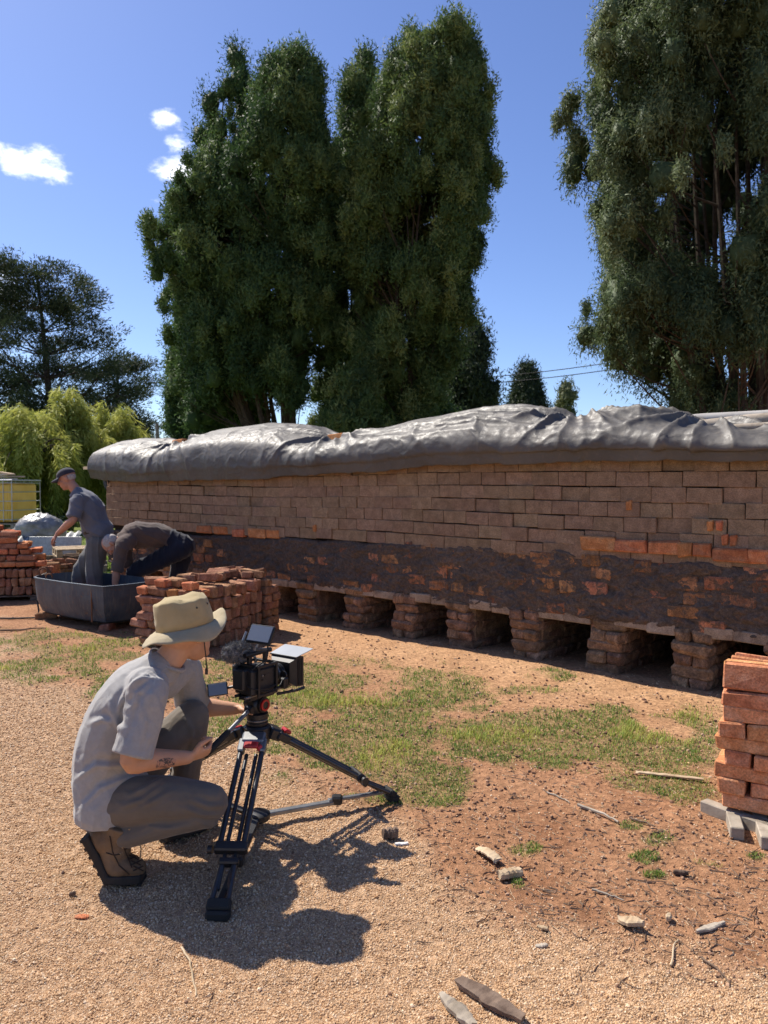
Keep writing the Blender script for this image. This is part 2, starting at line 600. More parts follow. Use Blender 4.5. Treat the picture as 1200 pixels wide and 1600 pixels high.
bricks = []     # (s, y, z, rotz, meshlist, scale, name)
course = .117
for k in range(7):
    z = .975 + k * course
    s = S0 + (.125 if k % 2 else 0) + rg.uniform(-.03, .03)
    while s < S1 - .02:
        L = .2575 * rg.uniform(.95, 1.05)
        if s + L > S1: L = S1 - s
        if L > .06:
            zz = z + .010 * math.sin(s * 1.3 + k * .4) + rg.uniform(-.0025, .0025) + .0015
            yy = -.055 + rg.uniform(-.0035, .0035) + (rg.uniform(-.022, .010) if rg.random() < .10 else 0) + .007 * math.sin(s * 1.9 + k * .35) - .003 * k
            if zz + .05 > mud_top(s) - .02:
                bricks.append((s + L / 2, yy, zz, rg.uniform(-.022, .022), RAW, (L - .0025) / .252, 'brick'))
        s += L
# odd closers standing on end in the raw courses
for (px, py) in ((983, 789), (1110, 821), (1124, 821), (492, 825), (1133, 843), (1146, 844)):
    s, z = kray(px, py, .0)
    bricks.append((s, -.035, z, 0, HALF, .34, 'closer_brick'))
# the row of burnt bricks lying along the mud's upper edge
edge = [(933, 849, 54), (985, 852, 50), (1038, 855, 52), (1070, 859, 22), (1097, 858, 28), (1141, 866, 56), (1187, 871, 40), (400, 833, 26), (425, 835, 20), (318, 826, 22), (343, 829, 22), (372, 832, 18), (1225, 878, 60)]
for (px, py, wpx) in edge:
    s, z = kray(px, py, .02)
    D = (kpt(s, .02, 0)).y
    L = wpx / (1200 * 5.7 / D ** 2)
    bricks.append((s, -.030 + rg.uniform(-.006, .008), z, rg.uniform(-.03, .03), FIR, L / .24, 'fired_brick'))
# burnt bricks that show through the mud
for k in range(5):
    z = .475 + k * .105
    s = S0 + rg.uniform(0, .2)
    while s < S1 - .3:
        L = .2 * rg.uniform(.7, 1.35)
        if z + .05 < float(mud_top(s)) + .01 and rg.random() < (.52 if s < 6.5 else .36):
            bricks.append((s + L / 2, -.0555 + rg.uniform(-.012, .016), z + rg.uniform(-.014, .014), rg.uniform(-.05, .05), BURNT, L / .24 * .92, 'burnt_brick'))
        s += L + .03
def near_size(bk): return bk[0]
vis = [bk for bk in bricks if bk[0] > 1.75]
hid = [bk for bk in bricks if bk[0] <= 1.75]
vis.sort(key=near_size)
singles, rest = vis[:298], vis[298:] + hid
for (s, y, z, rz, ms, sx, nm) in singles:
    o = bpy.data.objects.new('brick', rg.choice(ms))
    link(o, kiln)
    o.location = (s, y, z)
    o.rotation_euler = (rg.uniform(-.012, .012), rg.uniform(-.012, .012), rz)
    o.scale = (sx, 1, 1)
def join_copies(name, items, mat_slots, parent):
    """far or hidden bricks of one look, joined"""
    vs, fs, mi = [], [], []
    for (s, y, z, rz, ms, sx, nm) in items:
        me = rg.choice(ms)
        o0 = len(vs)
        c, sn = math.cos(rz), math.sin(rz)
        for v in me.vertices:
            x = v.co.x * sx
            vs.append((s + c * x - sn * v.co.y, y + sn * x + c * v.co.y, z + v.co.z))
        k = mat_slots.index(me.materials[0])
        for p in me.polygons:
            fs.append(tuple(i + o0 for i in p.vertices)); mi.append(k)
    me = mesh_np(name, vs, fs)
    for mm in mat_slots: me.materials.append(mm)
    me.polygons.foreach_set('material_index', np.array(mi, np.int32))
    o = mobj(name, me, None, parent, local=True)
    tag(o, kind='stuff')
    return o
join_copies('far_bricks', rest, [m_raw, m_fired, m_burnt], kiln)

# mud daub over the base
ns, nz_ = 1150, 84
ss = np.linspace(S0, S1 - .05, ns)
vv = np.linspace(0, 1, nz_)
SS, VV = np.meshgrid(ss, vv, indexing='ij')
bot = np.array([lint_z(x) for x in ss]) - .012 + .030 * (fbm(np.stack([ss * 3.1, ss * 0], -1), 3, 61) - .35) + .028 * (fbm(np.stack([ss * 11, ss * 0], -1), 3, 63) - .5)
top = mud_top(ss) + .07 * (fbm(np.stack([ss * 4.5, ss * 0], -1), 4, 62) - .5)
ZZ = bot[:, None] + (top - bot)[:, None] * VV
YY = mud_y(SS, ZZ)
edge_fade = np.minimum(VV / .05, (1 - VV) / .06).clip(0, 1)
YY = YY - (1 - np.sqrt(edge_fade)) * .05
vsm = np.stack([SS, YY, ZZ], -1).reshape(-1, 3)
mme = mesh_np('mud_daub', vsm, grid_faces(ns, nz_), True)
mm, t, b = new_mat('wet_mud')
v = obj_vec(t, False)
n1 = noise(t, v, 3.0, 6, .65)
n2 = noise(t, v, 40, 6, .7, .6)
n3 = noise(t, v, 13, 5, .6)
col = ramp(t, n1, [(.3, (.092, .069, .055)), (.52, (.124, .093, .073)), (.75, (.155, .115, .090))])
col = mixc(t, mrange(t, n3, .54, .70, 0, .8), col, (.19, .10, .058))
sepx = N(t, 'ShaderNodeSeparateXYZ'); lnk(t, v, sepx.inputs[0])
col = mixc(t, mrange(t, sepx.outputs[0], 4.0, 9.5, 0, .6), col, (.058, .045, .038))
col = mixc(t, 1.0, col, mixc(t, mrange(t, n2, .32, .66), (.70, .69, .69), (1.22, 1.21, 1.19)), 'MULTIPLY')
col = mixc(t, 1.0, col, mixc(t, mrange(t, noise(t, v, 120, 4, .6), .34, .66), (.80, .80, .81), (1.16, 1.15, 1.14)), 'MULTIPLY')
lnk(t, col, b.inputs['Base Color'])
b.inputs['Roughness'].default_value = .85
b.inputs['Specular IOR Level'].default_value = .2
bp = bumpn(t, n2, .9, .012, b)
bumpn(t, noise(t, v, 120, 4, .6), .5, .004, b, bp)
mobj('mud_daub', mme, mm, kiln, local=True)

# lintel slabs over the fire holes, and the piers between them
for i, sp in enumerate(PIERS):
    a0, a1 = sp - .28 - .42, sp - .28        # the hole to the right of this pier
    zl = lint_z(sp)
    if a0 > S0 - .2:
        cut = rg.uniform(.4, .6)
        for (u0, u1) in ((a0 - .03, a0 + .44 * cut), (a0 + .44 * cut + .006, a1 + .04)):
            me = brick_mesh('lintel_slab', (u1 - u0 + .01, .14, .085), .009, .006, rg)
            me.materials.append(m_lint)
            o = bpy.data.objects.new('lintel_slab', me)
            link(o, kiln)
            o.location = ((u0 + u1) / 2, -.066 + rg.uniform(-.006, .018), zl + .012 + rg.uniform(-.008, .008))
            o.rotation_euler = (0, rg.uniform(-.02, .02), rg.uniform(-.01, .01))
    # pier with its side return
    pier = MB()
    pier.box((sp - .14, -.765, .225), (.258, 1.46, .50), ch=.02)
    po = pier.build('pier', m_pier, kiln, local=True)
    for k in range(5):
        z = .035 + k * .089
        off = .02 * math.sin(k * 2.1 + i)
        lean = .012 * math.sin(i * 1.7) * k
        if (k + i) % 2:
            row = [(sp - .14, -.06, 1.06, 1.0)]
        else:
            c = rg.uniform(.42, .58)
            row = [(sp - .28 * c * .5 - .0, -.055, c * 1.0, 1.0), (sp - .28 + .28 * (1 - c) * .5, -.055, (1 - c) * 1.0, 1.0)]
        for (s, y, sx, sy) in row:
            o = bpy.data.objects.new('pier_brick', rg.choice(PIERB))
            link(o, po)
            o.location = (s + off * .4 + lean, y + rg.uniform(-.02, .02), z)
            o.rotation_euler = (rg.uniform(-.04, .04), rg.uniform(-.04, .04), rg.uniform(-.06, .06))
            o.scale = (sx, sy, rg.uniform(.86, .98))
        for j in range(4):                    # bricks running back along the right-hand side
            o = bpy.data.objects.new('pier_brick', rg.choice(PIERB))
            link(o, po)
            o.location = (sp - .28 + .075 + off * .3 + lean + rg.uniform(-.008, .008), -.26 - j * .25 + (k % 2) * .09, z)
            o.rotation_euler = (rg.uniform(-.03, .03), rg.uniform(-.02, .02), math.pi / 2 + rg.uniform(-.03, .03))
            o.scale = (.9, 1, .93)

# ================================================================== TARPAULIN (relaxed as cloth over the heap)
crest = [(60, 704), (125, 703), (165, 694), (215, 685), (255, 685), (285, 695), (310, 685), (345, 671), (420, 660), (480, 665), (522, 681), (545, 678), (600, 674), (640, 661), (700, 651), (760, 644), (820, 642), (870, 649), (905, 655), (925, 648), (960, 645), (1000, 650), (1050, 651), (1100, 654), (1200, 664), (1330, 664)]
hem = [(60, 742), (160, 747), (200, 751), (300, 748), (400, 746), (480, 739), (520, 734), (600, 731), (640, 727), (740, 722), (800, 721), (870, 716), (1000, 716), (1100, 713), (1200, 711), (1330, 712)]
cs = sorted(kray(x, y, -.45) for x, y in crest)
hs_ = sorted(kray(x, y, .14) for x, y in hem)
TS0, TS1 = .8, 11.45
na, nb = 900, 116
sg = np.linspace(TS0, TS1, na)
Hc = np.interp(sg, [q[0] for q in cs], [q[1] for q in cs])
Zb = np.interp(sg, [q[0] for q in hs_], [q[1] for q in hs_])
Hc = np.convolve(np.pad(Hc, 4, 'edge'), np.ones(9) / 9, 'valid')
Zb = np.convolve(np.pad(Zb, 6, 'edge'), np.ones(13) / 13, 'valid') + .050 * (fbm(np.stack([sg * 1.9, sg * 0], -1), 3, 79) - .5) + .020 * (fbm(np.stack([sg * 12, sg * 0], -1), 3, 81) - .5)
bul = 1 + .35 * (fbm(np.stack([sg * 1.1, sg * 0], -1), 3, 77) - .5)
pro = []
for i in range(na):
    H, zb, q = Hc[i], Zb[i], bul[i]
    hh = H - zb
    pts = np.array([(-1.9, H - .26), (-1.3, H - .14), (-.80, H - .03), (-.5, H), (-.2, H - .13 * hh), (.055, H - .33 * hh), (.140 * q, H - .56 * hh), (.150 * q, zb + .24 * hh), (.132 * q, zb + .075), (.118 * q, zb + .02), (.105 * q, zb - .025)])
    # resample as a smooth curve
    tt = np.linspace(0, len(pts) - 1, 160)
    k = np.clip(tt.astype(int), 0, len(pts) - 2)
    f = (tt - k)[:, None]
    p0, p1, p2, p3 = pts[np.maximum(k - 1, 0)], pts[k], pts[k + 1], pts[np.minimum(k + 2, len(pts) - 1)]
    cr = .5 * ((2 * p1) + (-p0 + p2) * f + (2 * p0 - 5 * p1 + 4 * p2 - p3) * f ** 2 + (-p0 + 3 * p1 - 3 * p2 + p3) * f ** 3)
    L = np.concatenate([[0], np.cumsum(np.linalg.norm(np.diff(cr, axis=0), axis=1))])
    La = float(np.interp(2 / (len(pts) - 1), np.linspace(0, 1, 160), L))
    nh_ = nb // 9
    u = np.concatenate([np.linspace(0, La, nh_, endpoint=False), np.linspace(La, L[-1], nb - nh_)])
    pro.append(np.stack([np.interp(u, L, cr[:, 0]), np.interp(u, L, cr[:, 1])], 1))
pro = np.array(pro)
base = np.concatenate([np.repeat(sg[:, None, None], nb, 1), pro], 2)
def grid_normals(P_):
    du = np.gradient(P_, axis=0); dv = np.gradient(P_, axis=1)
    n = np.cross(dv, du)
    return n / np.maximum(np.linalg.norm(n, axis=2, keepdims=True), 1e-9)
bn = grid_normals(base)
if bn[na // 2, 25, 2] < 0: bn = -bn
# longer cloth than heap: it is gathered by the ties and buckles into folds
uu = np.arange(na)[:, None] / na
vvn = np.arange(nb)[None, :] / (nb - 1)
S_, V_ = base[..., 0], np.broadcast_to(vvn, (na, nb))
def ridge(x, k=1.5): return (1 - np.abs(np.sin(x))) ** k
def rnoise(p, octv, seed): return 1 - 2 * np.abs(fbm(p, octv, seed) - .5)
pins = [kray(285, 690, -.3)[0], kray(524, 682, -.3)[0], kray(905, 656, -.3)[0], kray(1100, 668, -.2)[0]]
fold = np.zeros((na, nb))
pinw = np.zeros((na, nb))
for j, ps in enumerate(pins):
    vp = .40
    for sgn in (1, -1):
        dx = (S_ - ps) * sgn
        r_ = np.hypot(dx, (V_ - vp) * 1.5)
        ang = np.arctan2((V_ - vp) * 1.5, np.maximum(dx, 0) + .04) + .25 * (fbm(np.stack([S_ * 2.5, V_ * 3], -1), 2, 101 + j) - .5)
        amp = np.exp(-(r_ / (.62 + .2 * (j % 2))) ** 2) * sstep(.05, .32, r_) * sstep(-.03, .06, dx)
        fold += .10 * amp * (.75 * ridge(ang * (4.2 + .7 * j) + j * 1.3 + sgn, 2.2) + .30 * ridge(ang * (8.0 - j * .7) + 2 * j - sgn, 2.0))
    pinw += np.exp(-((S_ - ps) / .07) ** 2) * sstep(.62, .45, V_)
# long folds lying along the heap, and short drag folds on the hanging side
lw = np.exp(-((S_ - kray(770, 660, -.3)[0]) / .95) ** 2) + .45 * np.exp(-((S_ - kray(1120, 690, 0)[0]) / .5) ** 2)
warp = 1.5 * fbm(np.stack([S_ * .9, V_ * 2], -1), 2, 111)
fold += .13 * lw * sstep(.22, .36, V_) * sstep(.86, .55, V_) * (.6 * ridge(V_ * 13 + 2.2 * warp + .55 * (S_ - 5), 1.6) + .4 * ridge(V_ * 29 + 3.6 * warp + .9 * (S_ - 5), 1.8))
dg = sstep(.40, .58, V_) * sstep(.42, .62, fbm(np.stack([S_ * 1.5, V_ * 1.2], -1), 2, 113))
fold += .026 * dg * ridge(S_ * 4.2 + 3.4 * V_ + 2.5 * fbm(np.stack([S_ * 2, V_ * 3], -1), 2, 115), 2.2)
crease = rnoise(np.stack([S_ * 3.2 + V_ * 2, V_ * 5.5], -1), 3, 121)
fold += .009 * np.clip(crease - .8, 0, 1) / .2 * sstep(.1, .3, V_) * sstep(.4, .6, fbm(np.stack([S_ * .9, V_ * 1.5], -1), 2, 123))
fold *= (1 - .30 * sstep(.66, .82, V_) - .55 * sstep(.88, .97, V_)) * (.35 + .65 * sstep(.26, .42, V_))
sag = .03 * (fbm(np.stack([S_ * 1.6, V_ * 2.2], -1), 2, 125) - .5)
X = base + bn * ((fold + sag) * (1 - .85 * np.clip(pinw, 0, 1)) - .10 * np.clip(pinw, 0, 1))[..., None]
# settle it as an inextensible sheet so that the folds stay crisp and hang together
L1 = np.linalg.norm(np.diff(X, axis=0), axis=2) * 1.002
L2 = np.linalg.norm(np.diff(X, axis=1), axis=2) * 1.006
D1 = np.linalg.norm(X[1:, 1:] - X[:-1, :-1], axis=2)
D2 = np.linalg.norm(X[1:, :-1] - X[:-1, 1:], axis=2)
rngt = np.random.default_rng(5)
X = X + bn * (.002 * (fbm(np.stack([S_ * 11, V_ * 17], -1), 2, 131) - .5))[..., None]
def corr(A, B_, L, st):
    d = B_ - A
    ln_ = np.linalg.norm(d, axis=2, keepdims=True)
    return d * ((ln_ - L[..., None]) / np.maximum(ln_, 1e-9)) * (.5 * st)
for it in range(22):
    dX = np.zeros_like(X)
    c = corr(X[:-1], X[1:], L1, 1.); dX[:-1] += c; dX[1:] -= c
    c = corr(X[:, :-1], X[:, 1:], L2, 1.); dX[:, :-1] += c; dX[:, 1:] -= c
    c = corr(X[:-1, :-1], X[1:, 1:], D1, .5); dX[:-1, :-1] += c; dX[1:, 1:] -= c
    c = corr(X[1:, :-1], X[:-1, 1:], D2, .5); dX[1:, :-1] += c; dX[:-1, 1:] -= c
    X = X + dX * .42
    X[..., 2] -= .0008 * sstep(.3, .5, V_) * sstep(1.0, .85, V_)
    d = X - base
    dn = (d * bn).sum(2)
    X += bn * (np.maximum(dn, -.11) - dn)[..., None]
tme = mesh_np('tarpaulin', X.reshape(-1, 3), grid_faces(na, nb), True)
mt_, t, b = new_mat('grey_woven_tarpaulin')
v = obj_vec(t, False)
n1 = noise(t, v, 1.7, 5, .6); n2 = noise(t, v, 26, 6, .65)
col = ramp(t, n1, [(.3, (.062, .057, .052)), (.6, (.098, .090, .081)), (.8, (.135, .12, .102))])
col = mixc(t, mrange(t, n2, .5, .75, 0, .5), col, (.17, .14, .108))
lnk(t, col, b.inputs['Base Color'])
lnk(t, mrange(t, n2, .3, .7, .45, .66), b.inputs['Roughness'])
b.inputs['Specular IOR Level'].default_value = .4
wv = N(t, 'ShaderNodeTexWave'); wv.inputs['Scale'].default_value = 60; wv.inputs['Distortion'].default_value = .5
lnk(t, v, wv.inputs['Vector'])
bp = bumpn(t, wv.outputs[0], .12, .002, b)
bp = bumpn(t, n2, .3, .008, b, bp)
def crease_n(scale, seed):
    mpv = N(t, 'ShaderNodeMapping'); mpv.inputs['Scale'].default_value = (1, 1.4, 1.4); mpv.inputs['Location'].default_value = (seed, seed, 0); lnk(t, v, mpv.inputs[0])
    nn_ = noise(t, mpv.outputs[0], scale, 2, .5, .4)
    s1 = N(t, 'ShaderNodeMath', operation='SUBTRACT'); lnk(t, nn_, s1.inputs[0]); s1.inputs[1].default_value = .5
    s2 = N(t, 'ShaderNodeMath', operation='ABSOLUTE'); lnk(t, s1.outputs[0], s2.inputs[0])
    return mrange(t, s2.outputs[0], 0, .12, 1, 0, False)
bp = bumpn(t, crease_n(3.2, 3.1), .24, .016, b, bp)
bumpn(t, crease_n(9, 7.7), .08, .005, b, bp)
tarp = bpy.data.objects.new('tarpaulin', tme)
tme.materials.append(mt_)
COL.objects.link(tarp)
tarp.location = K0; tarp.rotation_euler = (0, 0, KROT)
tsd = tarp.modifiers.new('thick', 'SOLIDIFY'); tsd.thickness = .004
tag(tarp, 'wrinkled grey tarpaulin draped along the top of the kiln', 'tarpaulin')

# ================================================================== THINGS ON THE KILN TOP
m_wood_grey = M('weathered_wood', (.20, .165, .125), (.34, .29, .23), (.42, .36, .29), scale=12, rough=.9, bump=.5, bscale=40, rnd=.12, spec=.15)
m_wood_tan = M('pale_wood', (.36, .26, .16), (.52, .41, .28), scale=14, rough=.88, bump=.5, bscale=50, rnd=.1, spec=.15)
m_wood_dark = M('rotten_wood', (.09, .06, .045), (.22, .16, .12), scale=16, rough=.95, bump=.8, bscale=60, spec=.1)
m_steel = M('galvanised_steel', (.42, .44, .45), (.55, .57, .58), scale=6, rough=.42, metal=.8, bump=.1)
m_pipe = M('grey_pole', (.30, .28, .255), (.42, .40, .37), scale=9, rough=.7, bump=.3, bscale=30, spec=.3)
def pole_thing(name, a, b, r, mat, label, cat, n=12, wob=.01, group=None):
    a, b = Vector(a), Vector(b)
    mb = MB()
    pts = []
    rs = []
    q = random.Random(int(a.x * 1000) + int(b.y * 77))
    for i in range(9):
        f = i / 8
        p = a.lerp(b, f) + Vector((q.uniform(-wob, wob), q.uniform(-wob, wob), q.uniform(-wob, wob) - .0))
        pts.append(p); rs.append(r * (1.05 - .15 * f) * q.uniform(.96, 1.04))
    mb.tube(pts, rs, n)
    o = mb.build(name, mat, smooth=True)
    tag(o, label, cat, group)
    return o
pole_thing('timber_pole', kpt(4.05, -.62, 2.00), kpt(.4, -1.05, 2.11), .055, m_pipe, 'long pale grey pole lying uppermost on the kiln tarpaulin', 'pole')
pole_thing('timber_pole', kpt(3.2, -.36, 1.955), kpt(.5, -.42, 2.03), .048, m_wood_grey, 'dark weathered pole lying just below the paler one on the tarpaulin', 'pole')
pole_thing('timber_pole', kpt(2.75, -.18, 1.90), kpt(.5, -.13, 1.965), .03, m_wood_grey, 'thin lowest pole half wrapped in the tarpaulin at the kiln top', 'pole')
mb = MB(); mb.bar(kpt(11.1, -.75, 1.97), kpt(12.6, -.95, 1.99), .20, .07)
tag(mb.build('plank', m_wood_grey), 'grey plank sticking out from behind the tarpaulin at its far end', 'plank')
mb = MB(); mb.bar(kpt(11.5, -.35, 1.80), kpt(13.3, -.75, 1.82), .12, .05)
tag(mb.build('plank', m_wood_tan), 'thin pale plank jutting out above the man in the cap', 'plank')
# black sheet bunched at the kiln's far corner
m_black = M('black_plastic', (.012, .012, .013), (.022, .021, .021), rough=.45, spec=.5, bump=.4, bscale=14, bdist=.02)
ns_, nv_ = 46, 40
vs = np.zeros((ns_, nv_, 3))
for i in range(ns_):
    u = i / (ns_ - 1)
    for j in range(nv_):
        f = j / (nv_ - 1)
        s = 11.05 + .62 * u + .05 * math.sin(f * 9)
        rr = .30 + .06 * math.sin(u * 21 + 2 * f) * f
        ang = -.6 + 2.5 * f
        vs[i, j] = (s, -.22 + rr * .75 * math.sin(ang) - .28 * u + .012 * math.sin(u * 33 + f * 5), 1.70 + rr * math.cos(ang) - .10 * u + .03 * math.sin(u * 17) - .05 * f)
bme = mesh_np('plastic_sheet', vs.reshape(-1, 3), grid_faces(ns_, nv_), True)
bme.materials.append(m_black)
o = bpy.data.objects.new('plastic_sheet', bme); COL.objects.link(o); o.location = K0; o.rotation_euler = (0, 0, KROT)
tag(o, 'folded black plastic sheet bunched at the far corner of the kiln', 'sheet')
for (px, py, lab) in ((281, 690, 'reddish brick weighing down the tarpaulin above the bending man'), (527, 682, 'small brick lying in the middle dip of the tarpaulin')):
    s, z = kray(px, py, -.28)
    o = bpy.data.objects.new('loose_brick', STK[2]); COL.objects.link(o)
    o.location = kpt(s, -.28, z - .015); o.rotation_euler = (.1, .08, KROT + .1)
    tag(o, lab, 'brick')

# ================================================================== BRICK STACKS
def put_brick(parent, name, ms, loc, rot, sc_=(1, 1, 1)):
    o = bpy.data.objects.new(name, rg.choice(ms))
    link(o, parent)
    o.location = loc
    o.rotation_euler = rot
    o.scale = sc_
    return o
m_scorch = M('stack_brick', (.17, .082, .048), (.29, .145, .085), (.39, .225, .14), scale=9, rough=.93, bump=.8, bscale=45, bdist=.007, rnd=.22, hue=.012, spec=.1, grain=.28)
SCO = [brick_mesh('brick_scorched', (.225, .108, .076), .013, .008, rg) for _ in range(8)]
for me in SCO: me.materials.append(m_scorch)
HP = math.pi / 2

# --- the middle stack (local x along the left face, local y away along the right face)
A2 = Vector((-.866, .5, 0)); N2 = Vector((.5, .866, 0))
corner = gp(303, 1020)
st = empty('brick_stack', corner + A2 * .33 + N2 * .6, 'waist-high stack of scorched bricks between the tub and the hatted cameraman', 'brick stack', rotz=math.atan2(A2.y, A2.x))
# local frame: x = A2 (left), y = Z x A2 = (-.5,-.866) = -N2 (towards the camera)
LX, LY = .66, 1.28
x0, y1 = -.33, .60          # right face at x0, left-front face at y1
mb = MB(); mb.box((0.02, -.04, .24), (LX - .22, LY - .22, .44), ch=.02)
mb.build('core', m_core, st, local=True)
z = .045
for k in range(8):          # flat-laid end, seen from the front: stretchers along x
    for row in range(2):
        x = x0 + (.05 if k % 2 else 0)
        if k == 7 and row == 0: x = x0 + .02
        while x < x0 + LX - .05:
            L = .225 if rg.random() < .75 else .125
            if k < 7 or rg.random() < .55:
                put_brick(st, 'brick', SCO if L > .2 else HALF, (x + L / 2 + rg.uniform(-.012, .012), y1 - .055 - row * .115 + rg.uniform(-.016, .016), z + rg.uniform(-.004, .004)), (rg.uniform(-.05, .05), rg.uniform(-.05, .05), rg.uniform(-.09, .09)))
            x += L + .008
    z += .0785
# bricks on edge, ends showing on the right face
for k in range(5):
    zz = .055 + k * .113
    y = y1 - .26
    while y > y1 - .26 - .70:
        wdt = .078
        if not (k == 4 and rg.random() < .35):
            put_brick(st, 'brick', SCO, (x0 + .115 + rg.uniform(-.025, .02), y - wdt / 2, zz + rg.uniform(-.005, .005)), (HP + rg.uniform(-.05, .05), rg.uniform(-.06, .06), rg.uniform(-.06, .06)), (1, 1.0, 1))
            if k == 4:
                put_brick(st, 'brick', SCO, (x0 + .36 + rg.uniform(-.02, .02), y - wdt / 2, zz), (HP + rg.uniform(-.05, .05), 0, rg.uniform(-.1, .1)))
        y -= wdt + .002
# flat-laid far end
for k in range(7):
    zz = .045 + k * .0785
    for (yy, L) in ((y1 - 1.08, .225), (y1 - 1.19, .225)):
        for xx in (x0 + .10, x0 + .33, x0 + .54):
            if k == 6 and rg.random() < .3: continue
            along = (k + int(yy * 10)) % 2
            put_brick(st, 'brick', SCO, (xx + rg.uniform(-.015, .015), yy + rg.uniform(-.015, .015), zz), (rg.uniform(-.04, .04), rg.uniform(-.04, .04), rg.uniform(-.08, .08)))
for k in range(14):         # tumbled ones on top
    put_brick(st, 'brick', SCO, (rg.uniform(x0 + .15, x0 + LX - .15), y1 - rg.uniform(.3, 1.15), .60 + rg.uniform(-.01, .035)), (rg.uniform(-.25, .25), rg.uniform(-.2, .2), rg.uniform(0, 3.14)))
# bearers below it
# --- the left stack
cl_ = gp(-12, 940)
st2 = empty('brick_stack', cl_, 'stepped stack of red bricks on a pallet at the left edge', 'brick stack', rotz=R(14))
mb = MB(); mb.box((0.0, .5, .25), (.8, .6, .44), ch=.02); mb.build('core', m_core, st2, local=True)
def flat_row(parent, xs0, xs1, yy, zz, ms, prob=1.0):
    x = xs0
    while x < xs1 - .05:
        L = .225 if rg.random() < .7 else .125
        if rg.random() < prob:
            put_brick(parent, 'brick', ms if L > .2 else HALF, (x + L / 2, yy + rg.uniform(-.02, .02), zz), (rg.uniform(-.05, .05), rg.uniform(-.05, .05), rg.uniform(-.1, .1)))
        x += L + .008
def edge_row(parent, xs0, xs1, yy, zz, ms, prob=1.0):
    x = xs0
    while x < xs1 - .03:
        if rg.random() < prob:
            put_brick(parent, 'brick', ms, (x + .04, yy + rg.uniform(-.025, .02), zz), (HP + rg.uniform(-.06, .06), rg.uniform(-.06, .06), HP + rg.uniform(-.06, .06)))
        x += .081
for k in range(3):
    edge_row(st2, -.25, .62, .11, .13 + k * .113, SCO)
    flat_row(st2, -.55, -.22, .07, .115 + k * .113, SCO)
    flat_row(st2, -.55, -.22, .07, .115 + k * .113 + .06, SCO)
    for yy in (.35, .6, .85):
        put_brick(st2, 'brick', SCO, (.58, yy, .13 + k * .113), (HP, 0, rg.uniform(-.05, .05)))
for k in range(7):
    xe = .58 - .065 * k - (.1 if k > 3 else 0)
    flat_row(st2, -.55, xe, .10 + .03 * k, .475 + k * .078, SCO if k % 2 else STK)
    flat_row(st2, -.55, xe - .02, .23 + .03 * k, .475 + k * .078, STK, .95)
    flat_row(st2, -.55, xe - .02, .36 + .03 * k, .475 + k * .078, STK, .8)
mb = MB()
for k in range(5): mb.box((0, .06 + k * .22, .058), (1.22, .1, .022), ch=.002)
for xx in (-.5, 0, .5): mb.box((xx, .5, .02), (.09, 1.0, .05), ch=.003)
mb.build('pallet', m_wood_dark, st2, local=True)
# a second low heap of bricks behind the left stack
st4 = empty('brick_stack', at(104, 880, 12.4) * 1.0, 'small dark heap of brick rubble beside the far grass', 'brick stack', rotz=.5)
st4.location.z = 0
for k in range(4):
    for j in range(4 - k // 2):
        put_brick(st4, 'brick', SCO, (-.3 + j * .2 + rg.uniform(-.04, .04), rg.uniform(-.1, .1), .05 + k * .078), (rg.uniform(-.15, .15), rg.uniform(-.15, .15), rg.uniform(-.6, .6)))
# --- the right foreground stack
c3 = gp(1122, 1284)
st3 = empty('brick_stack', c3, 'tidy stack of orange bricks at the right edge of the foreground', 'brick stack', rotz=R(-33))
# local x to the right along the visible face, local y away
m_orange = M('orange_brick', (.44, .17, .075), (.56, .245, .115), (.60, .32, .18), scale=16, rough=.92, bump=.8, bscale=55, bdist=.006, rnd=.16, hue=.01, spec=.12, grain=.25)
ORA = [brick_mesh('brick_orange', (.235, .112, .066), .007, .0045, rg) for _ in range(8)]
for me in ORA: me.materials.append(m_orange)
ORH = [brick_mesh('brick_orange_half', (.118, .112, .066), .008, .006, rg) for _ in range(4)]
for me in ORH: me.materials.append(m_orange)
mb = MB(); mb.box((.34, .34, .26), (.46, .36, .36), ch=.02); mb.build('core', m_core, st3, local=True)
for k in range(7):
    zz = .103 + k * .0650
    ox = rg.uniform(-.024, .020) + (.012 if k < 1 else 0)
    if k % 2 == 0:
        for i in range(3):
            put_brick(st3, 'brick', ORA, (ox + .118 + i * .242 + rg.uniform(-.008, .008), .056 + rg.uniform(-.018, .018), zz), (rg.uniform(-.03, .03), rg.uniform(-.035, .035), rg.uniform(-.07, .07)))
        for i in range(2):
            put_brick(st3, 'brick', ORA, (ox + .056, .24 + i * .245, zz), (rg.uniform(-.02, .02), 0, HP + rg.uniform(-.04, .04)))
    else:
        for i in range(6):
            put_brick(st3, 'brick', ORA, (ox + .056 + i * .121 + rg.uniform(-.006, .006), .116 + rg.uniform(-.022, .020), zz), (0, rg.uniform(-.02, .02), HP + rg.uniform(-.035, .035)), (1, rg.uniform(.93, 1.0), 1))
        for i in range(2):
            put_brick(st3, 'brick', ORA, (ox + .118, .30 + i * .12, zz), (0, 0, rg.uniform(-.03, .03)))
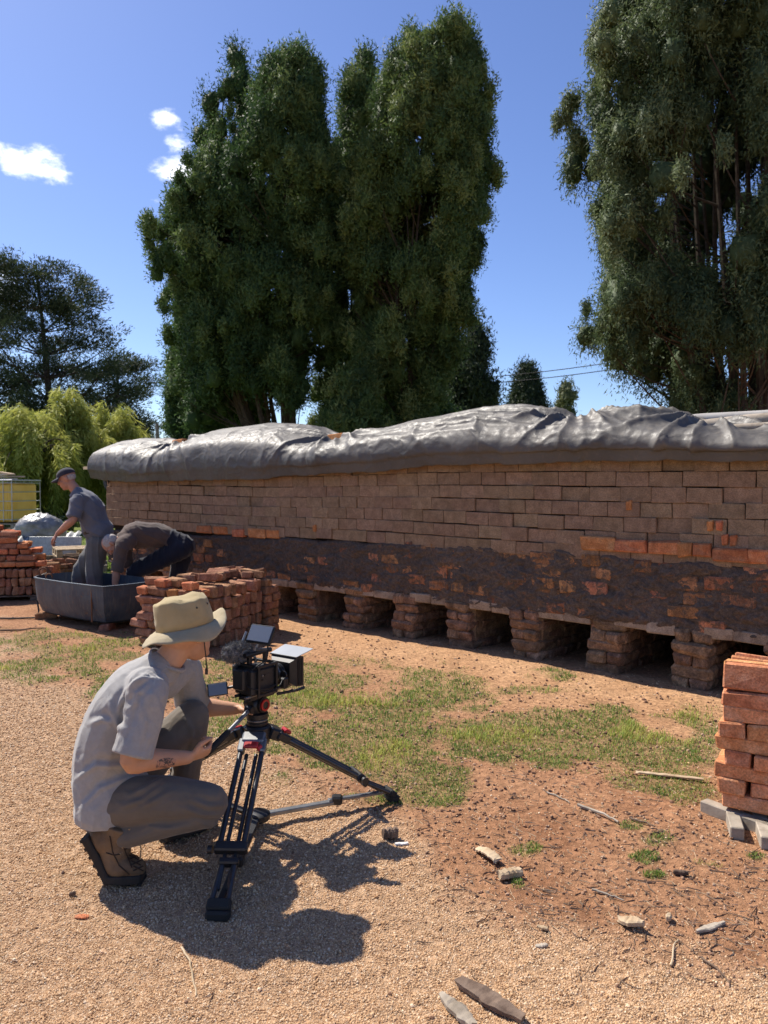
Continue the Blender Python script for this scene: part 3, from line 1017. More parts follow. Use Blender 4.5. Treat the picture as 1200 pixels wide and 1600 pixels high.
# upper courses: a broad brick, then bricks on edge leaning
zt = .103 + 6 * .0650 + .032
put_brick(st3, 'brick', ORA, (.125, .08, zt + .035), (.02, -.03, .06), (1.05, 1.35, 1.05))
put_brick(st3, 'brick', ORA, (.37, .09, zt + .036), (.0, .03, -.05), (1.0, 1.2, 1.0))
for i, (dx, dy, tl) in enumerate(((.13, .03, .10), (.12, .10, .06), (.13, .175, .02), (.14, .255, 0))):
    put_brick(st3, 'brick', ORA, (dx, dy + .02, zt + .128), (HP + tl - .30, 0, rg.uniform(-.05, .05)), (1.0, 1.0, 1.0))
for i in range(4):
    put_brick(st3, 'brick', SCO, (.36 + rg.uniform(-.03, .03), .10 + i * .09, zt + .13 + (i % 2) * .09), (rg.uniform(-.2, .2), rg.uniform(-.3, .3), rg.uniform(-.4, .4)))
# timber bearers under it
def bearer(a, b, wd, ht, label):
    mb = MB(); mb.bar(a, b, wd, ht, ch=.004)
    tag(mb.build('timber_bearer', m_wood_grey), label, 'timber')
p0 = gp(1099, 1268); p1 = gp(1175, 1297)
bearer(p0 + Vector((0, 0, .03)), p0 + (p1 - p0) * 2.2 + Vector((0, 0, .03)), .055, .055, 'grey timber bearer jutting left from under the orange brick stack')
p0 = gp(1152, 1314); d = Vector((.30, .9, 0)).normalized()
bearer(p0 + Vector((.0, 0, .029)), p0 + d * .30 + Vector((0, 0, .029)), .055, .055, 'short grey timber end under the near corner of the orange stack')
p0 = gp(1200, 1330)
bearer(p0 + Vector((0, 0, .03)), p0 + d * .5 + Vector((0, 0, .03)), .055, .055, 'timber end cut off by the right edge below the orange stack')

# ================================================================== BLUE STEEL TUB
TA, TB = gp(44, 966), gp(162, 989)
tu = (TB - TA).normalized(); tw = Vector((0, 0, 1)).cross(tu)      # tw points away from camera
if tw.y < 0: tw = -tw
TL, TW = (TB - TA).length, .70
tub = empty('steel_tub', TA + tu * TL / 2 + tw * TW / 2, 'dented blue steel mixing tub propped on bricks beside the two workers', 'tub')
m_tub, t, b = new_mat('blue_steel')
v = obj_vec(t, False)
n1 = noise(t, v, 4, 6, .65); n2 = noise(t, v, 18, 6, .7)
col = ramp(t, n1, [(.3, (.022, .036, .066)), (.55, (.055, .080, .112)), (.75, (.11, .135, .155))])
col = mixc(t, mrange(t, n2, .56, .72), col, (.13, .065, .035))
mpn = N(t, 'ShaderNodeMapping'); mpn.inputs['Scale'].default_value = (9, 9, .8); lnk(t, v, mpn.inputs[0])
col = mixc(t, mrange(t, noise(t, mpn.outputs[0], 4, 4), .5, .75, 0, .6), col, (.15, .145, .135))
lnk(t, col, b.inputs['Base Color'])
b.inputs['Roughness'].default_value = .52; b.inputs['Metallic'].default_value = .25
bumpn(t, n2, .3, .006, b)
m_rust = M('rusty_steel', (.10, .05, .03), (.22, .10, .05), scale=12, rough=.85, bump=.4)
def tub_ring(z, inset, dz=0):
    """plan outline: rounded left end, straight front, square right end"""
    pts = []
    L, W_ = TL - inset, TW - inset * 2
    def P2(x, y): return TA + tu * x + tw * y + Vector((0, 0, z))
    for i in range(9):                       # front, with a slight belly
        f = i / 8
        pts.append(P2(.20 + (L - .20) * f, inset - .03 * math.sin(f * math.pi)))
    for i in range(1, 5):
        f = i / 4
        pts.append(P2(L + .04 * math.sin(f * math.pi), inset + W_ * f))
    for i in range(1, 9):
        f = i / 8
        pts.append(P2(L - (L - .20) * f, inset + W_ + .03 * math.sin(f * math.pi)))
    for i in range(1, 8):
        a = math.pi / 2 + math.pi * i / 8
        pts.append(P2(.20 + (.24 - inset) * math.cos(a), TW / 2 + W_ / 2 * math.sin(a)))
    return pts
rings = [tub_ring(.06, .13), tub_ring(.09, .075), tub_ring(.22, .02), tub_ring(.36, .005), tub_ring(.462, .0), tub_ring(.466, -.012), tub_ring(.478, -.012), tub_ring(.480, .004), tub_ring(.36, .018), tub_ring(.22, .034), tub_ring(.10, .09), tub_ring(.078, .14)]
n_ = len(rings[0]); vs, fs = [], []
for q in rings: vs += q
for i in range(len(rings) - 1):
    for k in range(n_):
        a, c = i * n_ + k, i * n_ + (k + 1) % n_
        fs.append((a, c, c + n_, a + n_))
fs.append(tuple(range(n_ - 1, -1, -1))); fs.append(tuple(range((len(rings) - 1) * n_, len(rings) * n_)))
mb = MB().add(vs, fs); mb.build('shell', m_tub, tub, smooth=True)
mb = MB()
for q in (.28, .93):
    pass
base_p = TA + tu * .12 + tw * .12 + Vector((0, 0, .48))
mb.tube([base_p + Vector((0.05 * math.cos(a), 0.0, .045 + .045 * math.sin(a))) for a in np.linspace(-1.2, 4.3, 14)], .011, 8)
mb.build('lifting_ring', m_rust, tub, smooth=True)
base_q = TA + tu * .02 + tw * .26 + Vector((0, 0, .49))
mb = MB(); mb.tube([base_q, base_q + Vector((-.03, .0, .05)), base_q + Vector((-.05, 0, .06))], [.022, .018, .028], 8)
mb.build('hook', m_rust, tub, smooth=True)
base_p = TA + tu * .42 + tw * .02 + Vector((0, 0, .48))
mb = MB(); mb.tube([base_p + Vector((.035 * math.cos(a), 0, .02 + .035 * math.sin(a))) for a in np.linspace(-.4, 3.5, 10)], .008, 6)
mb.build('handle', m_rust, tub, smooth=True)
mb = MB()
mb.tube([TA + tu * 1.26 + tw * (.0) + Vector((0, 0, z)) + tu * .012 - tw * .006 for z in (.09, .2, .34, .46)], .008, 6)
mb.build('corner_weld', m_rust, tub, smooth=True)
# cable hanging over the tub's left end
m_cable = M('black_rubber', (.012, .012, .012), (.02, .02, .02), rough=.6)
b0 = TA + tu * -.03 + tw * .2
mb = MB(); mb.tube([b0 + Vector((.06, .05, .50)), b0 + Vector((-.02, 0, .47)), b0 + Vector((-.055, -.03, .34)), b0 + Vector((-.05, -.05, .2)), b0 + Vector((.0, -.12, .08)), b0 + Vector((.03, -.2, .012)), b0 + Vector((-.25, -.26, .012)), b0 + Vector((-.7, -.2, .012))], .010, 8)
tag(mb.build('cable', m_cable, smooth=True), 'black cable hanging over the rounded end of the blue tub', 'cable')
for (dx, dy, lab) in ((.16, .12, 'brick propping up the rounded end of the blue tub'), (TL - .15, .14, 'brick propping up the square near corner of the blue tub'), (TL - .12, TW - .12, 'brick propping up the far square corner of the blue tub')):
    o = bpy.data.objects.new('prop_brick', SCO[1]); COL.objects.link(o)
    o.location = TA + tu * dx + tw * dy + Vector((0, 0, .030)); o.rotation_euler = (0, 0, .3 + dx)
    tag(o, lab, 'brick')
# bricks lying in the tub
tb_labels = ['brick in the blue tub nearest its rounded end', 'orange brick in the tub between the capped man’s legs', 'brick in the tub by the bending man’s hand', 'brick lying on others in the middle of the tub', 'brick at the square end inside the tub']
tb_labels = [q.replace('’', "'") for q in tb_labels]
for k, (dx, dy, z, rz) in enumerate(((.22, .36, .12, .3), (.66, .22, .31, .8), (.98, .26, .12, 1.4), (.62, .2, .20, 0), (1.12, .42, .12, .2))):
    o = bpy.data.objects.new('loose_brick', STK[k]); COL.objects.link(o)
    o.location = TA + tu * dx + tw * dy + Vector((0, 0, z)); o.rotation_euler = (.25 * math.sin(k * 3), .1, rz)
    tag(o, tb_labels[k], 'brick')

# ================================================================== BACKGROUND YARD, LEFT
ib = at(3, 815, 16.0)
tank = empty('liquid_tank', (ib.x, ib.y, 0), 'yellowed plastic liquid tank in a wire cage at the left edge', 'tank', rotz=R(-8))
m_tank = M('yellow_plastic', (.80, .50, .08), (.92, .62, .14), scale=3, rough=.55, sss=.0, spec=.4)
IZ = .78
mb = MB()
mb.box((0, 0, IZ + .40), (1.06, .9, .80), ch=.06)
for k in range(-2, 3): mb.box((k * .2, -.452, IZ + .40), (.08, .02, .7), ch=.008)
mb.build('bladder', m_tank, tank, local=True, smooth=True)
for k in range(5):
    zz = IZ + .05 + k * .185
    mb = MB(); 
    for (sx, sy, ax) in ((0, -.475, 0), (0, .475, 0), (-.565, 0, 1), (.565, 0, 1)):
        mb.box((sx, sy, zz), ((1.15, .016, .016) if ax == 0 else (.016, .97, .016)), ch=.003)
    mb.build('cage_ring', m_steel, tank, local=True)
for k in range(7):
    for (sy) in (-.49, .49):
        mb = MB(); mb.box((-.56 + k * .1867, sy, IZ + .42), (.014, .014, .82), ch=.003); mb.build('cage_bar', m_steel, tank, local=True)
mb = MB(); mb.box((0, 0, IZ + .845), (1.16, 1.0, .03), ch=.006); mb.build('top_plate', m_steel, tank, local=True)
# the stacked pallets below it
def pallet(name, loc, rz, label, mat, w=1.2, d=1.0, z0=0):
    pl = empty(name, loc, label, 'pallet', 'wooden pallets in the far yard', rotz=rz)
    for k in range(6):
        mb = MB(); mb.box((0, -d / 2 + .05 + k * (d - .1) / 5, .125), (w, .095, .022), ch=.002); mb.build('deck_board', mat, pl, local=True)
    for x in (-w / 2 + .05, 0, w / 2 - .05):
        for y in (-d / 2 + .06, 0, d / 2 - .06):
            mb = MB(); mb.box((x, y, .065), (.09, .11, .085), ch=.003); mb.build('block', mat, pl, local=True)
        mb = MB(); mb.box((x, 0, .011), (.095, d, .02), ch=.002); mb.build('bottom_board', mat, pl, local=True)
    return pl
for k in range(5):
    pallet('pallet', (ib.x + .03 * math.sin(k * 3), ib.y, .152 * k + .006), R(-8) + .05 * math.sin(k * 5), ['lowest pallet of the pile under the yellow tank', 'second pallet up in the pile under the yellow tank', 'middle pallet of the pile under the yellow tank', 'fourth pallet up in the pile under the yellow tank', 'top pallet directly under the yellow tank'][k], m_wood_grey)
# broken timber on top of the tank
for k, (dx, dy, an, L, lab) in enumerate(((-.05, -.2, .1, .46, 'long timber offcut lying along the front of the tank top'), (.25, -.1, .9, .34, 'short tan timber offcut crossing the pile on the tank'), (-.2, .1, -.5, .4, 'grey timber offcut slanting at the back of the tank top'), (.12, 0, 2.3, .3, 'uppermost timber offcut on the tank'))):
    mb = MB()
    c = Vector((ib.x + dx, ib.y + dy, IZ + .89 + k * .034))
    d = Vector((math.cos(an), math.sin(an) * .6, .04 * (k - 1))) * L
    mb.bar(c - d, c + d, .09, .03)
    tag(mb.build('timber_offcut', m_wood_tan if k % 2 else m_wood_grey), lab, 'timber', 'timber offcuts on the tank')
p = at(115, 853, 13.4); p.z = .01
pl1 = pallet('pallet', p, .35, 'lower of the two pallets lying behind the capped man', m_wood_grey, 1.1, .9)
pl2 = pallet('pallet', p + Vector((.12, .06, .29)), .5, 'upper pallet raised on blocks behind the capped man', m_wood_tan, .9, .8)
mb = MB(); mb.box(p + Vector((.1, .05, .222)), (.7, .6, .14), ch=.01)
tag(mb.build('timber_block', m_wood_dark), 'dark timber block between the two pallets behind the capped man', 'timber')
# pale metal sheets lying behind
m_sheet = M('zinc_sheet', (.34, .345, .34), (.46, .465, .46), scale=3, rough=.5, metal=.2, grain=.15, gscale=30)
def corr_sheet(name, p0, ax, ay, L, W_, mat, label, amp=.02, freq=38.0):
    na_, nb_ = 60, 4
    vs = []
    for i in range(na_):
        f = i / (na_ - 1)
        for j in range(nb_):
            g = j / (nb_ - 1)
            vs.append(p0 + ax * (L * f) + ay * (W_ * g) + Vector((0, 0, amp * math.sin(f * freq * L))))
    o = mobj(name, mesh_np(name, np.array(vs), grid_faces(na_, nb_), True), mat)
    sdm = o.modifiers.new('thick', 'SOLIDIFY'); sdm.thickness = .004
    return tag(o, label, 'metal sheet')
q0 = at(32, 838, 14.6); q1 = at(128, 822, 15.6)
ax = (q1 - q0); L = ax.length; ax.normalize()
corr_sheet('metal_sheet', Vector((q0.x, q0.y, .55)), Vector((ax.x, ax.y, .03)).normalized(), Vector((.1, -.85, -.32)).normalized(), L, .62, m_sheet, 'long corrugated pale metal sheet leaning behind the left brick stack')
q0 = at(50, 858, 13.9)
mb = MB(); mb.box((q0.x + .42, q0.y, .42), (.95, .03, .34), Matrix.Rotation(R(-12), 3, 'X'), ch=.004)
tag(mb.build('flat_metal_sheet', m_sheet), 'flat white metal sheet standing behind the left brick stack', 'metal sheet')
mb = MB(); mb.bar((q0.x - .2, q0.y + .05, .12), (q0.x + 1.2, q0.y + .05, .12), .08, .24)
tag(mb.build('timber_baulk', m_wood_dark), 'dark timber baulk supporting the flat metal sheet', 'timber')
# plastic-wrapped bundle
bv = at(62, 812, 15.0)
u_ = np.linspace(0, math.pi * 2, 60, endpoint=False); w_ = np.linspace(0.02, math.pi - .02, 34)
U, W2 = np.meshgrid(u_, w_, indexing='ij')
dirs = np.stack([np.cos(U) * np.sin(W2), np.sin(U) * np.sin(W2), np.cos(W2)], -1)
rad = 1 + .25 * (fbm(dirs * 2.2 + 5, 3, 7) - .5) + .16 * (np.abs(fbm(dirs * 5 + 9, 3, 8) - .5) * -2 + .3)
pts = dirs * rad[..., None] * np.array([.48, .36, .36]) + np.array([bv.x, bv.y, .62])
pts[..., 2] = np.maximum(pts[..., 2], .30)
n_u, n_w = U.shape
idx = np.arange(n_u)[:, None] * n_w + np.arange(n_w - 1)[None, :]
nxt = ((np.arange(n_u) + 1) % n_u)[:, None] * n_w + np.arange(n_w - 1)[None, :]
fcs = np.stack([idx.ravel(), idx.ravel() + 1, nxt.ravel() + 1, nxt.ravel()], 1)
m_wrap = M('clear_plastic_wrap', (.14, .135, .13), (.42, .41, .39), scale=5, rough=.28, spec=.6, bump=.6, bscale=18, bdist=.03)
bundle = empty('wrapped_bundle', (bv.x, bv.y, 0), 'lumpy bundle wrapped in shiny grey plastic beside the yellow tank', 'bundle')
mobj('wrapping', mesh_np('wrapping', pts.reshape(-1, 3), fcs, True), m_wrap, bundle)
mb = MB(); mb.box((bv.x, bv.y, .16), (.8, .6, .30), ch=.01); mb.build('crate_base', m_wood_dark, bundle)
# post standing on the far side
pp = at(246, 700, 27)
mb = MB(); mb.tube([(pp.x, pp.y, 0), (pp.x, pp.y, 3.7)], .06, 10)
tag(mb.build('fence_post', m_wood_grey, smooth=True), 'lone thin post standing behind the far end of the kiln', 'post')

# ================================================================== TREES
def leaf_mesh(name, centers, outs, tints, n_leaf, cr, ll, lw, up_bias, droop, seed, squash=(1, 1, 1)):
    """many small leaf-sprays: centers (n,3) clumps, outs (n,3) outward directions"""
    q = np.random.default_rng(seed)
    n = len(centers)
    T = n * n_leaf
    c = np.repeat(centers, n_leaf, 0)
    o = np.repeat(outs, n_leaf, 0)
    crr = np.repeat(cr, n_leaf) if isinstance(cr, np.ndarray) else cr
    d = q.normal(size=(T, 3)); d /= np.linalg.norm(d, axis=1, keepdims=True)
    rr = q.random(T) ** .45
    off = d * (rr * crr)[:, None] * np.array(squash)
    p = c + off
    ax = d * .9 + o * .55 + q.normal(size=(T, 3)) * .45
    ax[:, 2] += up_bias - droop
    ax /= np.linalg.norm(ax, axis=1, keepdims=True)
    sd = np.cross(ax, q.normal(size=(T, 3)))
    sd /= np.maximum(np.linalg.norm(sd, axis=1, keepdims=True), 1e-6)
    L = ll * (.6 + .8 * q.random(T))[:, None]
    Wd = lw * (.6 + .8 * q.random(T))[:, None]
    a = p - ax * L * .45
    b_ = p + sd * Wd * .5 + ax * L * .1
    c_ = p + ax * L * .55
    d_ = p - sd * Wd * .5 + ax * L * .05
    V = np.stack([a, b_, c_, d_], 1).reshape(-1, 3)
    Fc = np.arange(T * 4).reshape(T, 4)
    me = mesh_np(name, V, Fc)
    tn = np.repeat(np.repeat(tints, n_leaf) + q.normal(size=T) * .10, 4)
    vattr(me, 'tint', np.clip(tn, 0, 1))
    return me
def foliage_mat(name, dark, mid, light, rough=.65, trans=.28):
    m, t, b = new_mat(name)
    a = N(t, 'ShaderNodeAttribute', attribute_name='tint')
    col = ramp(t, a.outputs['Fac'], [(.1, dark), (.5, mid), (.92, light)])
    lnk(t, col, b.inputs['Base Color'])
    b.inputs['Roughness'].default_value = rough
    b.inputs['Specular IOR Level'].default_value = .25
    tr = N(t, 'ShaderNodeBsdfTranslucent')
    lnk(t, col, tr.inputs['Color'])
    mx = N(t, 'ShaderNodeMixShader'); mx.inputs[0].default_value = trans
    lnk(t, b.outputs[0], mx.inputs[1]); lnk(t, tr.outputs[0], mx.inputs[2])
    lnk(t, mx.outputs[0], t.nodes['Material Output'].inputs['Surface'])
    return m
m_cyp = foliage_mat('cypress_foliage', (.034, .072, .022), (.070, .130, .038), (.150, .215, .066))
m_cyp2 = foliage_mat('cypress_foliage_lighter', (.048, .086, .026), (.100, .162, .046), (.215, .265, .085))
m_big = foliage_mat('drooping_cypress_foliage', (.046, .076, .032), (.088, .132, .054), (.165, .210, .094))
m_pine = foliage_mat('pine_foliage', (.022, .036, .018), (.045, .065, .028), (.085, .105, .05))
m_lime = foliage_mat('lime_foliage', (.15, .19, .03), (.33, .37, .07), (.52, .52, .14), trans=.35)
m_pale = foliage_mat('pale_foliage', (.08, .10, .04), (.16, .18, .08), (.26, .27, .14))
m_bark = M('cypress_bark', (.045, .036, .028), (.092, .074, .056), scale=10, rough=.95, bump=.6, bscale=30, spec=.1)
m_barkp = M('pine_bark', (.035, .028, .024), (.08, .062, .05), scale=8, rough=.95, spec=.1)

def limb(mb, pts, r0, r1, n=6):
    m = len(pts)
    mb.tube(pts, [r0 + (r1 - r0) * i / (m - 1) for i in range(m)], n)
def bez(a, c, b, m=7):
    a, b, c = Vector(a), Vector(b), Vector(c)
    return [a * (1 - f) ** 2 + c * (2 * f * (1 - f)) + b * f * f for f in (i / (m - 1) for i in range(m))]

def cypress(name, D, prof, label, mat, n_clump, seed, base_px, n_leaf=340, ll=.135, lw=.045, depth=.85, n_stem=11, gap=.36, cat='tree', droop=.0, group=None, clump=.50, low_gap=0.0, up=.45):
    """prof: list of (py, px_left, px_right) of the crown's outline"""
    q = np.random.default_rng(seed)
    prof = sorted(prof, reverse=True)           # from low to high
    zs, cxs, rs = [], [], []
    for (py, xl, xr) in prof:
        pl, pr = at(xl, py, D), at(xr, py, D)
        zs.append(pl.z); cxs.append((pl.x + pr.x) / 2); rs.append(max((pr.x - pl.x) / 2 - clump * .55, (pr.x - pl.x) * .12))
    zs, cxs, rs = map(np.array, (zs, cxs, rs))
    bx = at(base_px, 700, D).x
    root = empty(name, (bx, D, 0), label, cat, group)
    # lobes of foliage, mostly on the shell, each a tuft of many fine sprays
    n2_ = n_clump * 3
    zz = np.linspace(zs[0], zs[-1], 200)
    wgt = np.interp(zz, zs, rs) + .10
    wgt /= wgt.sum()
    z = q.choice(zz, n2_, p=wgt) + q.normal(size=n2_) * .12
    th = q.random(n2_) * 2 * math.pi
    R_ = np.interp(z, zs, rs); C_ = np.interp(z, zs, cxs)
    lobe = fbm(np.stack([np.cos(th) * 2.3 + 7, np.sin(th) * 2.3 + z * .33, z * .8], -1), 3, seed)
    rho = np.minimum((.42 + .60 * np.sqrt(q.random(n2_))) * (.95 + 1.0 * (lobe - .52)), 1.12)
    x = C_ + np.cos(th) * R_ * rho
    y = D + np.sin(th) * R_ * rho * depth
    cen = np.stack([x, y, z], 1)
    hole = fbm(cen * np.array([.9, .9, .55]) + 31, 3, seed + 5)
    f = (z - zs[0]) / (zs[-1] - zs[0])
    keep = hole > gap + low_gap * sstep(.34, .0, f)
    cen, th, rho, lobe = cen[keep][:n_clump], th[keep][:n_clump], rho[keep][:n_clump], lobe[keep][:n_clump]
    if len(th) > 40:                             # no tufts hanging free of the crown
        dd_ = np.linalg.norm(cen[:, None, :] - cen[None, :, :], axis=2)
        ok_ = (dd_ < clump * 2.0).sum(1) >= 5
        cen, th, rho, lobe = cen[ok_], th[ok_], rho[ok_], lobe[ok_]
    nl = len(th)
    outs = np.stack([np.cos(th), np.sin(th), np.full(nl, .35 - droop * .5)], 1)
    outs /= np.linalg.norm(outs, axis=1, keepdims=True)
    tint = np.clip(.42 + 1.3 * (lobe - .5) + q.normal(size=nl) * .20, .02, 1)
    cr = clump * (.55 + .85 * q.random(nl) ** 1.5) * np.where(rho > .95, .75, 1.0)
    T = nl * n_leaf
    rep = lambda a_: np.repeat(a_, n_leaf, 0)
    d = q.normal(size=(T, 3)); d /= np.linalg.norm(d, axis=1, keepdims=True)
    d = d + rep(outs) * .40; d[:, 2] += up * .35
    d /= np.linalg.norm(d, axis=1, keepdims=True)
    rr = .50 + .80 * q.random(T) ** 1.7
    sq = np.array([.80, .80, 1.45]) if droop > .2 else np.array([.86, .86, 1.26])
    pp_ = rep(cen) + d * (rr * rep(cr))[:, None] * sq
    pp_[:, 2] -= droop * .6 * (q.random(T) ** 2) * rep(cr)
    # sprays lie like shingles over the tuft, tips lifting outwards
    nrm_ = d + q.normal(size=(T, 3)) * .42
    ax_ = q.normal(size=(T, 3)) * .7 + d * .45
    ax_[:, 2] += up * 1.3 - droop * 1.6
    ax_ /= np.linalg.norm(ax_, axis=1, keepdims=True)
    sd_ = np.cross(ax_, nrm_); sd_ /= np.maximum(np.linalg.norm(sd_, axis=1, keepdims=True), 1e-6)
    L_ = ll * (.55 + .9 * q.random(T))[:, None]; W_ = lw * (.6 + .8 * q.random(T))[:, None]
    Vx = np.stack([pp_ - ax_ * L_ * .5 + sd_ * W_ * .5, pp_ - ax_ * L_ * .4 - sd_ * W_ * .5, pp_ + ax_ * L_ * .5], 1).reshape(-1, 3)
    tn_ = np.repeat(rep(tint) + q.normal(size=T) * .08, 3)
    # solid heart added inside each tuft to block light, tinted darker for inner shade
    oc = np.array([(1, 0, 0), (0, 1, 0), (-1, 0, 0), (0, -1, 0), (.6, .6, .75), (-.6, .6, .75), (-.6, -.6, .75), (.6, -.6, .75), (.6, .6, -.75), (-.6, .6, -.75), (-.6, -.6, -.75), (.6, -.6, -.75)])
    oq = np.array([t_ for (a_, b_, c_, d_) in ((0, 4, 1, 8), (1, 5, 2, 9), (2, 6, 3, 10), (3, 7, 0, 11), (4, 7, 6, 5), (8, 9, 10, 11)) for t_ in ((a_, b_, c_), (a_, c_, d_))] + [(0, 7, 4), (1, 4, 5), (2, 5, 6), (3, 6, 7), (0, 8, 11), (1, 9, 8), (2, 10, 9), (3, 11, 10)])
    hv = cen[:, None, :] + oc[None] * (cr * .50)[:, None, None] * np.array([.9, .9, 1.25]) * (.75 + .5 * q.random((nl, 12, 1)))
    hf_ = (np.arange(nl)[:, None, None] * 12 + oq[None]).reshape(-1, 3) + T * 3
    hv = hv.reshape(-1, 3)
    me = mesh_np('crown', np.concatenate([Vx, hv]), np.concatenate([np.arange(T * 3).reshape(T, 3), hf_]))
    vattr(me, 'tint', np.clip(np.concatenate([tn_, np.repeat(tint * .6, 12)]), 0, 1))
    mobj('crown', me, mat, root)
    # many upright stems from the base, fanning out into the crown
    mb = MB()
    if n_clump > 250:
        for k_ in np.nonzero(rho > .80)[0][::2]:
            e_ = Vector(cen[k_]); ca_ = float(np.interp(e_.z, zs, cxs))
            s_ = Vector((ca_ + (e_.x - ca_) * .35, D + (e_.y - D) * .35, max(.5, e_.z - .9)))
            mb.tube([s_, s_.lerp(e_, .5) + Vector((0, 0, -.15)), e_], [.022, .014, .006], 3)
    pq = random.Random(seed)
    H = zs[-1]
    for i in range(n_stem):
        a = 2 * math.pi * i / n_stem + pq.uniform(-.2, .2)
        b0 = Vector((bx + .28 * math.cos(a) * pq.random(), D + .28 * math.sin(a) * pq.random(), 0))
        zt_ = H * pq.uniform(.55, .93)
        rt = float(np.interp(zt_, zs, rs)) * pq.uniform(.2, .65)
        tip = Vector((float(np.interp(zt_, zs, cxs)) + rt * math.cos(a), D + rt * math.sin(a) * depth, zt_))
        zm = H * pq.uniform(.2, .34)
        rm = float(np.interp(zm, zs, rs)) * pq.uniform(.25, .62)
        mid = Vector((float(np.interp(zm, zs, cxs)) + rm * math.cos(a), D + rm * math.sin(a) * depth, zm))
        pts = bez(b0, mid, tip, 10)
        limb(mb, pts, pq.uniform(.09, .15), .02, 6)
        for k in range(7):                       # side branches
            s_ = pts[pq.randint(1, 7)]
            zt2 = min(H * .95, s_.z + pq.uniform(.6, 2.4))
            r2 = float(np.interp(zt2, zs, rs)) * pq.uniform(.6, .95)
            a2 = a + pq.uniform(-.9, .9)
            e = Vector((float(np.interp(zt2, zs, cxs)) + r2 * math.cos(a2), D + r2 * math.sin(a2) * depth, zt2))
            limb(mb, bez(s_, s_.lerp(e, .5) + Vector((0, 0, -.25)), e, 6), .032, .008, 4)
    mb.build('trunk', m_bark, root, smooth=True)
    return root

cypress('cypress_tree', 25.5, [(82, 445, 470), (110, 410, 505), (150, 385, 522), (200, 345, 532), (250, 305, 540), (310, 275, 545), (370, 238, 548), (420, 240, 545), (480, 258, 545), (540, 262, 540), (590, 255, 535), (640, 262, 525), (680, 270, 520)],
        'broad dark green cypress with fanned stems, left of the central pair', m_cyp, 1150, 11, 470, gap=.43, low_gap=.17, clump=.45)
cypress('cypress_tree', 27.5, [(78, 348, 378), (110, 325, 396), (160, 312, 402), (220, 300, 402), (300, 285, 420), (400, 270, 430), (520, 262, 430), (680, 265, 430)],
        'narrow dark cypress top rising behind the broad left cypress', m_cyp, 380, 23, 350, gap=.38, clump=.48)
cypress('cypress_tree', 27.5, [(88, 555, 580), (120, 530, 600), (200, 515, 605), (300, 505, 612), (420, 498, 616), (520, 490, 620), (680, 485, 625)],
        'slim lighter green cypress wedged between the two big central cypresses', m_cyp2, 330, 35, 555, gap=.38, n_stem=7, clump=.46)
cypress('cypress_tree', 24.5, [(38, 668, 712), (60, 625, 745), (100, 596, 760), (150, 578, 768), (200, 566, 772), (260, 552, 780), (310, 545, 786), (360, 540, 768), (420, 536, 765), (480, 534, 758), (530, 534, 742), (570, 545, 722), (620, 575, 705), (680, 590, 690)],
        'tallest central cypress with pale sunlit plumes on its left side', m_cyp2, 1150, 47, 655, gap=.43, low_gap=.13, clump=.45)
cypress('cypress_tree', 15.5, [(-330, 1080, 1180), (-220, 985, 1270), (-80, 925, 1340), (0, 908, 1370), (100, 888, 1400), (200, 882, 1420), (285, 864, 1430), (330, 884, 1430), (400, 893, 1420), (450, 905, 1410), (500, 898, 1390), (540, 905, 1370), (575, 985, 1350), (610, 1030, 1330), (645, 1050, 1300)],
        'huge drooping cypress filling the right edge, cut off by the frame', m_big, 1500, 59, 1175, n_leaf=420, ll=.095, lw=.028, gap=.42, n_stem=15, droop=.6, clump=.42, low_gap=.06, up=.1)
# low drooping bough on the big tree's left is its own little cloud inside that crown: a smaller neighbour tree below it
cypress('cypress_tree', 20, [(560, 1060, 1090), (590, 1045, 1120), (620, 1040, 1140), (645, 1030, 1150)], 'scrubby low conifer under the huge right cypress', m_big, 70, 61, 1085, n_leaf=260, ll=.11, lw=.032, gap=.35, n_stem=3, droop=.3, clump=.32)
cypress('conifer_tree', 38, [(520, 738, 748), (545, 715, 770), (580, 690, 786), (620, 680, 790), (670, 680, 790)], 'dark rounded conifer just right of the tallest cypress base', m_pine, 130, 71, 740, n_leaf=300, ll=.2, lw=.07, gap=.32, n_stem=3, clump=.8)
cypress('conifer_tree', 55, [(577, 821, 828), (595, 806, 842), (615, 795, 852), (640, 788, 862), (670, 788, 866)], 'small pointed conifer far behind the kiln', m_pine, 110, 73, 825, n_leaf=240, ll=.26, lw=.09, gap=.3, n_stem=2, clump=.8)
cypress('pale_tree', 58, [(603, 875, 895), (615, 866, 903), (632, 864, 904), (655, 872, 898)], 'sparse pale young tree standing right of the small pointed conifer', m_pale, 45, 79, 886, n_leaf=40, ll=.28, lw=.10, gap=.40, n_stem=4, clump=.6)
# dark understorey behind the kiln, below the cypresses
cypress('dark_shrub', 30, [(560, 262, 300), (590, 248, 340), (640, 246, 380), (690, 250, 420)], 'dark ivy-like shrub at the left foot of the broad cypress', m_cyp, 110, 83, 320, n_leaf=320, gap=.36, n_stem=4, clump=.6, droop=.3)
cypress('green_shrub', 23, [(585, 525, 580), (620, 505, 600), (650, 495, 612), (690, 490, 620)], 'bright green shrub between the feet of the central cypresses', m_cyp2, 90, 89, 552, n_leaf=240, gap=.33, n_stem=4, clump=.38)
cypress('dark_shrub', 29, [(600, 600, 660), (630, 585, 720), (690, 580, 730)], 'dark shrub at the foot of the tallest cypress', m_cyp, 80, 97, 650, n_leaf=300, gap=.36, n_stem=5, clump=.55)

